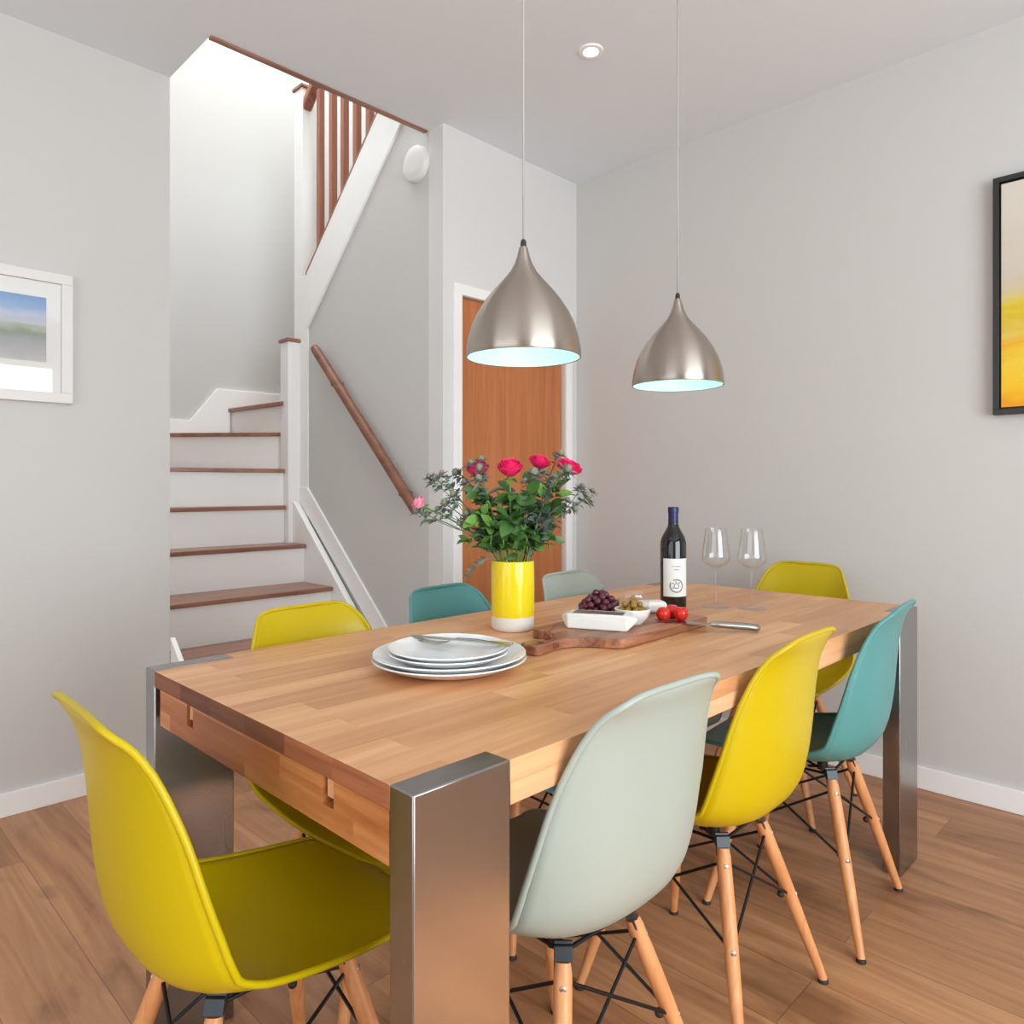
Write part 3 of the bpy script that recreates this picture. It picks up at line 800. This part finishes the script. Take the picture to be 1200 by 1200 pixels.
# wine glasses
def make_glass(loc, label):
    o = obj('wine_glass', lathe(B(), [(0, 0), (.039, 0), (.040, .0012), (.036, .0026), (.018, .0055), (.0060, .011), (.0036, .020), (.0032, .06), (.0034, .105), (.0050, .112),
        (.014, .1185), (.030, .128), (.0400, .139), (.0418, .147), (.0405, .165), (.0365, .195), (.0325, .222), (.0308, .2365), (.0300, .2372), (.0297, .2362), (.0314, .220), (.0354, .194), (.0394, .165), (.0404, .148), (.0384, .1405), (.028, .1305), (.012, .1215), (0, .119)], 56), M['glass'], smooth=60, loc=loc)
    return tag(o, label, 'glass', 'pair of stemmed wine glasses')
g1 = make_glass((1.477, .432, H+.0003), 'empty stemmed wine glass closer to the dark bottle')
g2 = g1.copy(); C.objects.link(g2); g2.location = (1.524, .340, H+.0003); g2['label'] = 'empty stemmed wine glass farther from the bottle, by the yellow end chair'

# cutting board
cb = thing('cutting_board', 'brown wooden serving board with handle and leather thong, under the food', 'cutting board', (.98, .41, H), R(1.5))
outline = []
def arc(cx, cy, r, a0, a1, n=6):
    for k in range(n+1):
        a = R(a0+(a1-a0)*k/n); outline.append((cx+r*math.cos(a), cy+r*math.sin(a)))
bx0, bx1, by0, by1 = -.225, .215, -.122, .118
arc(bx1-.02, by0+.02, .02, -90, 0); arc(bx1-.02, by1-.02, .02, 0, 90); arc(bx0+.018, by1-.018, .018, 90, 180)
# handle
outline += [(bx0+.001, .045), (bx0-.012, .030), (bx0-.03, .020), (bx0-.075, .017), (bx0-.125, .022)]
arc(bx0-.128, .010, .014, 110, 200, 4); arc(bx0-.128, -.014, .014, 170, 260, 4)
outline += [(bx0-.075, -.018), (bx0-.035, -.022), (bx0-.010, -.035), (bx0+.012, -.062), (bx0+.030, -.098)]
arc(bx0+.055, by0+.022, .022, 200, 270, 4)
bmx = prism(B(), outline, 'Z', .0005, .0235)
obj('board', bmx, M['board'], cb, bevel=.003)
bm = B()
hx0 = bx0-.072
for k in range(4):
    x = hx0 + .005*k
    tube(bm, [(x, .0195*math.cos(a)-.0005, .012+.0142*math.sin(a)*1.0) for a in [2*PI*i/16 for i in range(16)]], .0021, 6, closed=True)
tube(bm, [(hx0+.006, -.004, .0265), (hx0+.012, .012, .031), (hx0+.045, .030, .034), (hx0+.068, .032, .040)], .0019, 6)
tube(bm, [(hx0+.006, -.004, .0265), (hx0-.002, -.018, .028), (hx0-.03, -.024, .026), (hx0-.045, -.010, .027)], .0019, 6)
ico(bm, (hx0+.006, -.004, .029), .0048, 2)
obj('thong', bm, M['leather'], cb, smooth=True)
ZB = H + .0236

# wrapped cheese packet with dark label
pk = thing('cheese_packet', 'long white paper wrapped packet with dark label lying at the front of the board', 'packet', (.868, .402, ZB+.0004), R(-64))
bm = B()
def ring_pts(x, hw, z0, z1): return [(x, -hw, z0), (x, hw, z0), (x, hw*.97, z1), (x, -hw*.97, z1)]
secs = [(-.092, .004, .020, .028), (-.078, .024, .006, .033), (-.072, .031, .0, .036), (.0, .032, .0, .0365), (.072, .031, .0, .036), (.078, .024, .006, .033), (.092, .004, .020, .028)]
rr = [[bm.verts.new(p) for p in ring_pts(*s)] for s in secs]
for a, b in zip(rr, rr[1:]):
    for j in range(4): bm.faces.new((a[j], a[(j+1) % 4], b[(j+1) % 4], b[j]))
bm.faces.new(rr[0]); bm.faces.new(rr[-1][::-1])
obj('wrapper', bm, M['paper'], pk, bevel=.003)
obj('dark_label', box(B(), -.060, .060, -.020, .018, .0366, .0372), M['olive_dark'], pk)

# small packet behind the bowl
o = obj('cheese_wedge_packet', box(B(), -.036, .036, -.028, .028, 0, .030), M['paper'], loc=(1.148, .440, ZB+.0004), bevel=.010, segs=4)
o.rotation_euler = (0, 0, R(-40)); tag(o, 'small white wrapped packet behind the bowl, next to the bottle', 'packet')

# bowl with olives and a glass dish leaning on it
bo = (.974, .380)
o = obj('olive_bowl', lathe(B(), [(0, 0), (.024, 0), (.026, .003), (.037, .015), (.043, .028), (.0450, .0365), (.0436, .0378), (.041, .029), (.033, .014), (.018, .007), (0, .006)], 48), M['plate'], smooth=55, loc=(bo[0], bo[1], ZB+.0003))
tag(o, 'small white bowl of olives on the wooden board', 'bowl')
random.seed(11)
ol = None; cnt = 0
for ring_, zz, nn in ((.0, .015, 1), (.019, .018, 6), (.029, .033, 9), (.015, .036, 5), (.018, .047, 4), (.003, .053, 1)):
    for k in range(nn):
        a = 2*PI*k/nn + ring_*40
        if ol is None:
            ol = obj('olive', ico(B(), (0,0,0), .0078, 2, (1.25, 1, 1)), M['olive'], smooth=True)
            o2 = ol
        else:
            o2 = ol.copy(); C.objects.link(o2)
        o2.location = (bo[0]+ring_*math.cos(a), bo[1]+ring_*math.sin(a), ZB+zz)
        o2.rotation_euler = (random.uniform(-.6, .6), random.uniform(-.6, .6), random.uniform(0, 3))
        tag(o2, 'small green brown olive in the white bowl', 'olive', 'olives in the white bowl'); cnt += 1
o = obj('glass_dish', lathe(B(), [(0, 0), (.028, .002), (.038, .010), (.042, .020), (.0405, .0205), (.036, .0115), (.026, .004), (0, .002)], 40), M['glass'], smooth=60,
        loc=(1.030, .415, ZB+.028))
o.rotation_euler = Euler((R(-62), 0, R(-47))); tag(o, 'small clear glass dish propped up behind the olive bowl', 'dish')

# grapes
gp = thing('grape_bunch', 'bunch of dark red grapes on the board behind the wrapped packet', 'grapes', (1.000, .505, ZB))
random.seed(5)
gpos = []
tries = 0
while len(gpos) < 74 and tries < 9000:
    tries += 1
    u, v, w = random.uniform(-1, 1), random.uniform(-1, 1), random.uniform(0, 1)
    if u*u+v*v+(w*1.0)**2 > 1: continue
    p = Vector((u*.050, v*.050, .0098 + w*.052))
    if all((p-q).length > .0148 for q in gpos): gpos.append(p)
g0 = None
for p in gpos:
    if g0 is None:
        g0 = obj('grape', ico(B(), (0,0,0), .0096, 2, (1, 1, 1.08)), M['grape'], gp, smooth=True); g = g0
    else:
        g = g0.copy(); C.objects.link(g); g.parent = gp
    g.location = p; g.rotation_euler = (random.random()*3, random.random()*3, 0)
obj('stalk', tube(B(), [(0, 0, .02), (.004, .002, .06), (.012, -.006, .074)], [.002, .002, .0024], 8), M['thstem'], gp, smooth=True)

# tomatoes
def tomato(loc, r, label, cut=False):
    t = obj('cherry_tomato', lathe(B(), [(0, -.92*r), (.35*r, -.97*r), (.7*r, -.75*r), (.95*r, -.3*r), (1.0*r, .05*r), (.9*r, .5*r), (.62*r, .84*r), (.3*r, .93*r), (0, .86*r)], 32), M['tomato'], smooth=True, loc=loc)
    tag(t, label, 'tomato', 'small red tomatoes on the board'); return t
tomato((1.056, .344, ZB+.0172), .0182, 'red cherry tomato at the left, closest to the olive bowl')
t2 = tomato((1.091, .314, ZB+.0172), .0182, 'red cherry tomato at the right with a pale shiny patch')
tomato((1.106, .350, ZB+.0172), .0182, 'red cherry tomato at the back, closest to the bottle')

# chef knife resting with its tip on the board and its handle on the table
ck = thing('kitchen_knife', 'steel kitchen knife with metal handle, blade on the board beside the tomatoes', 'knife')
kp0, kp1 = Vector((1.020, .352, H+.0290)), Vector((1.206, .162, H+.0100))
bm = B()
for side in (0, 1): pass
sect = [(0, -.001, .001), (.03, -.010, .010), (.08, -.017, .014), (.135, -.019, .015), (.140, -.018, .010), (.148, -.008, .008)]
vt, vb = [], []
for s, a, b in sect:
    vt.append((bm.verts.new((s, a, .0004)), bm.verts.new((s, b, .0012)))); vb.append((bm.verts.new((s, a, 0)), bm.verts.new((s, b, -.0008))))
for i in range(len(sect)-1):
    bm.faces.new((vt[i][0], vt[i+1][0], vt[i+1][1], vt[i][1])); bm.faces.new((vb[i][0], vb[i][1], vb[i+1][1], vb[i+1][0]))
    bm.faces.new((vt[i][0], vb[i][0], vb[i+1][0], vt[i+1][0])); bm.faces.new((vt[i][1], vt[i+1][1], vb[i+1][1], vb[i][1]))
bm.faces.new((vt[0][0], vt[0][1], vb[0][1], vb[0][0])); bm.faces.new((vt[-1][0], vb[-1][0], vb[-1][1], vt[-1][1]))
obj('blade', bm, M['chrome'], ck)
bm = tube(B(), [(0.143, 0, .0006), (.150, 0, .0006), (.165, 0, .001), (.20, 0, .001), (.24, 0, .001), (.262, 0, 0), (.268, 0, -.001)], [.003, .0065, .0082, .0088, .0092, .0090, .005], 16)
for v in bm.verts: v.co.y *= 1.35
obj('handle', bm, M['chrome'], ck, smooth=50)
place_along(ck, kp0, kp1)

# ------------------------------------------------------------------ flowers
RT = Vector((.703, -.711, 0)); FW = Vector((.711, .703, 0)); UP = Vector((0, 0, 1))
random.seed(21)
def leaf(bm, base, direction, length, width, normal=None, fold=.25, droop=.2):
    d = direction.normalized(); n = (normal or Vector((random.uniform(-1,1), random.uniform(-1,1), 1))).normalized()
    s = d.cross(n)
    if s.length < 1e-3: s = d.cross(Vector((1, 0, 0)))
    s.normalize(); n = s.cross(d).normalized()
    prof = [(0, .04), (.15, .55), (.35, .95), (.55, 1.0), (.75, .72), (.9, .35), (1, .02)]
    rows = []
    for t, w in prof:
        p = base + d*length*t - n*droop*length*t*t
        hw = width*.5*w
        rows.append((bm.verts.new(p + s*hw + n*fold*hw), bm.verts.new(p), bm.verts.new(p - s*hw + n*fold*hw)))
    for a, b in zip(rows, rows[1:]):
        bm.faces.new((a[0], a[1], b[1], b[0])); bm.faces.new((a[1], a[2], b[2], b[1]))
def bez(a, b, c, n=12):
    return [a*(1-t)**2 + b*2*t*(1-t) + c*t*t for t in [i/n for i in range(n+1)]]
def petal(bm, c, axis, side, r0, r1, h, width, curl):
    """cupped petal: starts at the receptacle, bellies out to r1 at height h"""
    tang = axis.cross(side).normalized(); nu, nv = 6, 6; g = []
    for i in range(nv+1):
        v = i/nv
        rad = r0 + (r1-r0)*math.sin(v*PI/2) + curl*max(0, v-.7)**1.5*3
        z = h*(v**.85) - curl*max(0, v-.8)*1.2
        w = width*(.35+.65*math.sin(min(1, v*1.15)*PI*.62))
        row = []
        for j in range(nu+1):
            u = -1+2*j/nu
            ang = u*w/max(rad, .004)
            ang = max(-1.5, min(1.5, ang))
            zz = z - (abs(u)**2.5)*h*.18*v
            row.append(bm.verts.new(c + axis*zz + (side*math.cos(ang)+tang*math.sin(ang))*rad))
        g.append(row)
    for a, b in zip(g, g[1:]):
        for j in range(nu): bm.faces.new((a[j], a[j+1], b[j+1], b[j]))
def rose_bloom(c, axis, r, open_=1.0):
    bm = B(); axis = axis.normalized()
    ref = axis.cross(Vector((.3, .9, .1))).normalized(); ref2 = axis.cross(ref)
    k = 0
    for ring_, (rr, n, hh) in enumerate(((.16, 3, 1.5), (.34, 4, 1.55), (.55, 5, 1.5), (.78, 6, 1.35), (1.0, 6, 1.15))):
        for i in range(n):
            a = 2*PI*i/n + ring_*.7 + random.uniform(-.1, .1)
            side = ref*math.cos(a) + ref2*math.sin(a)
            petal(bm, c, axis, side, r*.12*rr, r*rr*open_, r*hh*random.uniform(.92, 1.05), r*(.45+.45*rr), r*.10*rr)
    return bm
def stem_origin(lat, dep):
    a = math.atan2(dep, lat) if (abs(lat)+abs(dep)) > 0 else 0
    return Vector((vx, vy, H+.052)) - (RT*math.cos(a) + FW*math.sin(a))*.022
def stem_path(lat, dep, h, kink=0):
    top = Vector((vx, vy, H+h)) + RT*lat + FW*dep
    o = stem_origin(lat, dep); d = (RT*lat + FW*dep); l = max(d.length, 1e-3)
    rimp = Vector((vx, vy, H+.178)) + d/l*min(.040, l*.35)
    ctrl = rimp + (rimp-o)*.9 + Vector((0, 0, (h-.178)*.45))
    if l > .16: ctrl = rimp + d/l*l*.18 + Vector((0, 0, (h-.178)*.55))
    return [o, o.lerp(rimp, .5)] + bez(rimp, ctrl, top, 12)
def leaves_on(path, i0, i1, n, size, bm, spread=1.0, droop=.25):
    for k in range(n):
        t = i0 + (i1-i0)*(k+.5)/n; i = int(t); p = path[i].lerp(path[min(i+1, len(path)-1)], t-i)
        a = random.uniform(0, 2*PI)
        d = Vector((math.cos(a), math.sin(a), random.uniform(-.5, 1.3)))*spread
        tip = p + d.normalized()*size*random.uniform(.25, .5)
        tube(bm, [p, tip], .0009, 5)
        s = size*random.uniform(.75, 1.2)
        leaf(bm, tip, d, s, s*.60, normal=Vector((random.uniform(-1, 1), random.uniform(-1, 1), .5)) - FW*.6, droop=droop)
        if random.random() < .75:
            e = d.cross(UP).normalized()
            leaf(bm, p.lerp(tip, .7), (d*.5+e), s*.75, s*.45, droop=droop)
            leaf(bm, p.lerp(tip, .7), (d*.5-e), s*.75, s*.45, droop=droop)
def rose(lat, dep, h, r, axis, mat, label, nl=5, open_=1.0, size=.044):
    t = thing('rose', label, 'flower', (vx, vy, H+.052), 0)
    off = Vector((vx, vy, H+.052))
    path = stem_path(lat, dep, h)
    pth = [p-off for p in path]
    obj('stem', tube(B(), pth, .0021, 8), M['stem'], t, smooth=True)
    ax = Vector(axis[0]*RT + axis[1]*FW + axis[2]*UP).normalized()
    obj('bloom', rose_bloom(pth[-1], ax, r, open_), mat, t, smooth=True)
    bm = B()
    for k in range(5):
        a = 2*PI*k/5; e = ax.cross(Vector((.2, .3, .9))).normalized(); e2 = ax.cross(e)
        leaf(bm, pth[-1]-ax*.002, (e*math.cos(a)+e2*math.sin(a))*1.0 - ax*.15, r*.8, r*.32)
    ico(bm, pth[-1]+ax*.001, r*.26, 2)
    obj('calyx', bm, M['stem'], t, smooth=True)
    bm = B(); leaves_on(pth, 2.5, 9.5, nl, size, bm); obj('leaves', bm, M['leaf'], t, smooth=True)
    return t
def thistle(heads, label, nl=3, leafn=6, stop=8.5):
    """heads: list of (lateral, depth, height, radius) in metres from the vase"""
    t = thing('sea_holly', label, 'flower', (vx, vy, H+.052), 0)
    off = Vector((vx, vy, H+.052))
    la, de, hh, _ = heads[0]
    path = [p-off for p in stem_path(la, de, hh)]
    bs = B(); tube(bs, path, .0016, 7)
    sp = B()
    for i, (la, de, h, r) in enumerate(heads):
        top = Vector((vx, vy, H+h)) + RT*la + FW*de - off
        if i == 0: d = (path[-1]-path[-3]).normalized()
        else:
            src = path[9] if (top-path[9]).length > .02 else path[7]
            mid = src.lerp(top, .5) + Vector((0, 0, -.008)); tube(bs, bez(src, mid, top, 6), .0011, 6)
            d = (top-mid).normalized()
        d = (d + Vector((0, 0, .5)) - FW*.25).normalized()
        rot = d.to_track_quat('Z', 'Y')
        m = Matrix.Translation(top) @ rot.to_matrix().to_4x4(); br, co = B(), B()
        lathe(co, [(0, -.1*r), (.6*r, 0), (.85*r, .5*r), (.8*r, 1.1*r), (.45*r, 1.6*r), (0, 1.8*r)], 14, mtx=m)
        for k in range(30):     # tiny florets
            a = random.uniform(0, 2*PI); zz = random.uniform(.2, 1.5); rr = .85*math.sqrt(max(.05, 1-(abs(zz-.6)/1.15)**2))
            p = m @ Vector((rr*r*math.cos(a), rr*r*math.sin(a), zz*r)); n = (p - m @ Vector((0, 0, .6*r))).normalized()
            tube(co, [p, p+n*r*.28], [.0006, .0002], 4)
        for k in range(13):     # spiny bracts
            a = 2*PI*k/13 + random.uniform(-.15, .15)
            dd = (rot @ Vector((math.cos(a), math.sin(a), random.uniform(-.1, .45))))
            leaf(br, top, dd, r*random.uniform(2.0, 3.0), r*.62, normal=rot @ Vector((0, 0, 1)), fold=.5, droop=-.1)
        for k in range(9):      # grey blue leaves just under the head
            a = random.uniform(0, 2*PI); q = top - d*random.uniform(.004, .030)
            leaf(sp, q, rot @ Vector((math.cos(a), math.sin(a), random.uniform(-.3, .5))), random.uniform(.014, .028), .008, fold=.5, droop=.1)
        cn = obj('flower_head', co, M['thhead'], t, smooth=True)
        obj('bracts', br, M['thleaf'], cn)
    obj('stem', bs, M['thstem'], t, smooth=True)
    for k in range(leafn):
        i = 4 + (stop-4)*(k+.5)/leafn; p = path[int(i)]
        for q in range(5):
            a = random.uniform(0, 2*PI); dd = Vector((math.cos(a), math.sin(a), random.uniform(-.1, .8)))
            leaf(sp, p, dd, random.uniform(.024, .044), .013, fold=.5, droop=.05)
    obj('leaves', sp, M['thgreen'], t)
    return t
K = .00218
def Pm(px, py, dep=0): return ((px-601)*K*(1+dep/1.87), dep, 1.1227-(py-570.4)*K*(1+dep/1.87)-H)
def RS(px, py, dep, r, axis, mat, label, **k):
    a, b, c = Pm(px, py, dep); return rose(a, b, c, r, axis, mat, label, **k)
RS(598, 560, -.03, .0315, (.0, -.35, 1), M['pink'], 'full bright pink rose at the middle of the bouquet', nl=9)
RS(630, 551, .02, .0255, (.25, -.3, 1), M['pink'], 'bright pink rose right of the middle one, slightly higher', nl=8, open_=1.1)
RS(497, 594, -.02, .0200, (-.75, -.3, .55), M['pinkl'], 'pale pink rose drooping at the far left of the bouquet', nl=5, size=.026)
RS(561, 560, .0, .0285, (-.1, -.3, 1), M['pink'], 'pink rose half hidden by sea holly left of the middle', nl=8)
RS(663, 556, .0, .0250, (.35, -.4, .9), M['pink'], 'open pink rose at the right of the bouquet behind a sea holly head', nl=7, open_=1.35)
def TH(pts, label, **k):
    thistle([(*Pm(x, y, d), r*1.3) for x, y, d, r in pts], label, **k)
TH([(563, 552, -.03, .0085), (553, 546, -.02, .0075), (564, 541, -.01, .0070), (562, 563, -.04, .0080)], 'sea holly stem with several heads in front of the left pink rose')
TH([(537, 556, .03, .0085), (528, 572, .02, .0065), (545, 566, .0, .006)], 'sea holly with one round green head left of the pink roses')
TH([(513, 563, .01, .0080), (504, 560, .02, .0060), (519, 556, .0, .0055)], 'grey sea holly reaching out at the upper left of the bouquet')
TH([(524, 592, -.03, .0090), (532, 582, -.02, .0070), (515, 598, -.02, .0060)], 'blue grey sea holly low at the left beside the pale rose')
TH([(490, 600, -.03, .0065), (503, 604, -.01, .0060)], 'small sea holly tip next to the drooping pale pink rose', leafn=4)
TH([(625, 557, -.05, .0095), (637, 556, -.03, .0070), (616, 566, -.04, .0060)], 'sea holly under the higher pink rose')
TH([(656, 534, .04, .0075), (645, 566, .03, .0070)], 'tallest sea holly rising above the right pink rose')
TH([(663, 552, -.06, .0090), (650, 560, -.05, .0060)], 'sea holly head right in front of the right pink rose')
TH([(686, 584, -.01, .0085), (681, 572, .0, .0060), (693, 577, .01, .0055)], 'sea holly at the far right edge of the bouquet')
TH([(671, 596, -.03, .0070), (664, 588, -.02, .0060)], 'low sea holly at the right under the outermost head')
TH([(541, 612, -.04, .0065), (548, 604, -.03, .0060)], 'short sea holly low on the left of the bouquet', leafn=8)
# leafy greenery filling the middle
def greenery(ends, label, mat, size, nl):
    t = thing('foliage_sprig', label, 'foliage', (vx, vy, H+.052)); off = Vector((vx, vy, H+.052))
    bs, bl = B(), B()
    for (x, y, d) in ends:
        la, de, h = Pm(x, y, d); path = [p-off for p in stem_path(la, de, h)]
        tube(bs, path, [.002]*(len(path)-1)+[.0008], 6)
        leaves_on(path, 2.3, 13.2, nl, size, bl, droop=.2)
    obj('stem', bs, M['stem'], t, smooth=True); obj('leaves', bl, mat, t, smooth=True)
greenery([(570, 590, -.05), (585, 600, .04)], 'dark green leafy sprig in the left of the bouquet', M['leaf'], .046, 8)
greenery([(560, 615, -.03), (575, 640, -.05)], 'low green leafy sprig over the left rim of the vase', M['leafl'], .042, 8)
greenery([(612, 588, -.05), (600, 620, -.06)], 'dark green leafy sprig in the middle of the bouquet', M['leaf'], .048, 8)
greenery([(648, 585, -.02), (638, 610, .03)], 'fresh green leafy sprig in the right of the bouquet', M['leafl'], .044, 8)
greenery([(650, 615, .0), (628, 640, -.04)], 'low dark leafy sprig over the right rim of the vase', M['leaf'], .044, 8)
greenery([(549, 648, -.03), (590, 642, -.06)], 'low leafy sprig spilling over the left edge of the vase rim', M['leaf'], .038, 8)
greenery([(618, 648, -.06), (646, 650, .0)], 'low leafy sprig spilling over the right edge of the vase rim', M['leaf'], .036, 8)
# drooping leaf spray left of the vase
t = thing('foliage_sprig', 'thin leafy twig drooping down the left side of the vase', 'foliage', (vx, vy, H+.052)); off = Vector((vx, vy, H+.052))
rim = Vector((vx, vy, H+.181)) - RT*.046 - FW*.03
path = [Vector((vx, vy, H+.06)) - off + RT*.01, Vector((vx, vy, H+.12)) - RT*.02 - off] + bez(rim - off, rim - RT*.03 - FW*.01 + UP*.012 - off, rim - RT*.066 - FW*.01 - UP*.044 - off, 8)
obj('stem', tube(B(), path, .0014, 6), M['thstem'], t, smooth=True)
bm = B()
for i in range(5, 11):
    for q in (-1, 1): leaf(bm, path[min(i, len(path)-1)], -RT*.6 + UP*q*.5 - FW*.3, .016, .009)
obj('leaves', bm, M['thgreen'], t, smooth=True)

# ------------------------------------------------------------------ lights
def area(name, loc, rot, sx, sy, e, col=(1, 1, 1)):
    l = bpy.data.lights.new(name, 'AREA'); l.shape = 'RECTANGLE'; l.size = sx; l.size_y = sy; l.energy = e; l.color = col
    o = bpy.data.objects.new(name, l); o.location = loc; o.rotation_euler = rot; C.objects.link(o); return o
DAY = (.875, .95, 1)
area('daylight_window_back', (.03, YB-.09, 1.34), (R(90), 0, 0), 2.8, 1.95, 158, DAY)
area('daylight_window_near', (XB-.09, -.3, 1.45), (R(90), 0, R(-90)), 3.1, 2.2, 40, DAY)
area('daylight_skylight', (1.3, 2.85, ZT-.03), (0, 0, 0), 1.9, 1.6, 84, (.95, .98, 1))
for x, y, e, sz in ((.66, -.58, 900, 16), (-.95, 1.01, 8, 62), (-.95, -1.7, 8, 62), (1.60, 1.01, 6, 62)):  # first is an added narrow spot; its floor pool brightens the steel leg's reflection
    l = bpy.data.lights.new('downlight_and_added_spot', 'SPOT'); l.energy = e; l.color = (1, .92, .82); l.spot_size = R(sz); l.spot_blend = .9; l.shadow_soft_size = .03
    o = bpy.data.objects.new('downlight_and_added_spot', l); o.location = (x, y, ZC-.012); C.objects.link(o)
w = bpy.data.worlds.new('sky'); bpy.context.scene.world = w; w.use_nodes = True
w.node_tree.nodes['Background'].inputs[0].default_value = (.85, .9, 1, 1); w.node_tree.nodes['Background'].inputs[1].default_value = 1.0

# ------------------------------------------------------------------ camera
cam = bpy.data.cameras.new('camera'); co = bpy.data.objects.new('camera', cam); C.objects.link(co)
co.location = (-.5274, -.6843, 1.1227); co.rotation_euler = (R(90), 0, .78 - PI/2)
cam.sensor_width = 36; cam.lens = 857.02/1200*36; cam.shift_y = -29.63/1200; cam.clip_start = .02
sc = bpy.context.scene; sc.camera = co
sc.view_settings.view_transform = 'Standard'; sc.view_settings.look = 'None'; sc.view_settings.gamma = 1
sc.view_settings.exposure = -0.13; sc.view_settings.use_curve_mapping = False
sc.cycles.max_bounces = 12; sc.cycles.diffuse_bounces = 6; sc.cycles.transmission_bounces = 10; sc.cycles.caustics_reflective = False
sc.cycles.use_denoising = True
sc.cycles.sample_clamp_indirect = 6
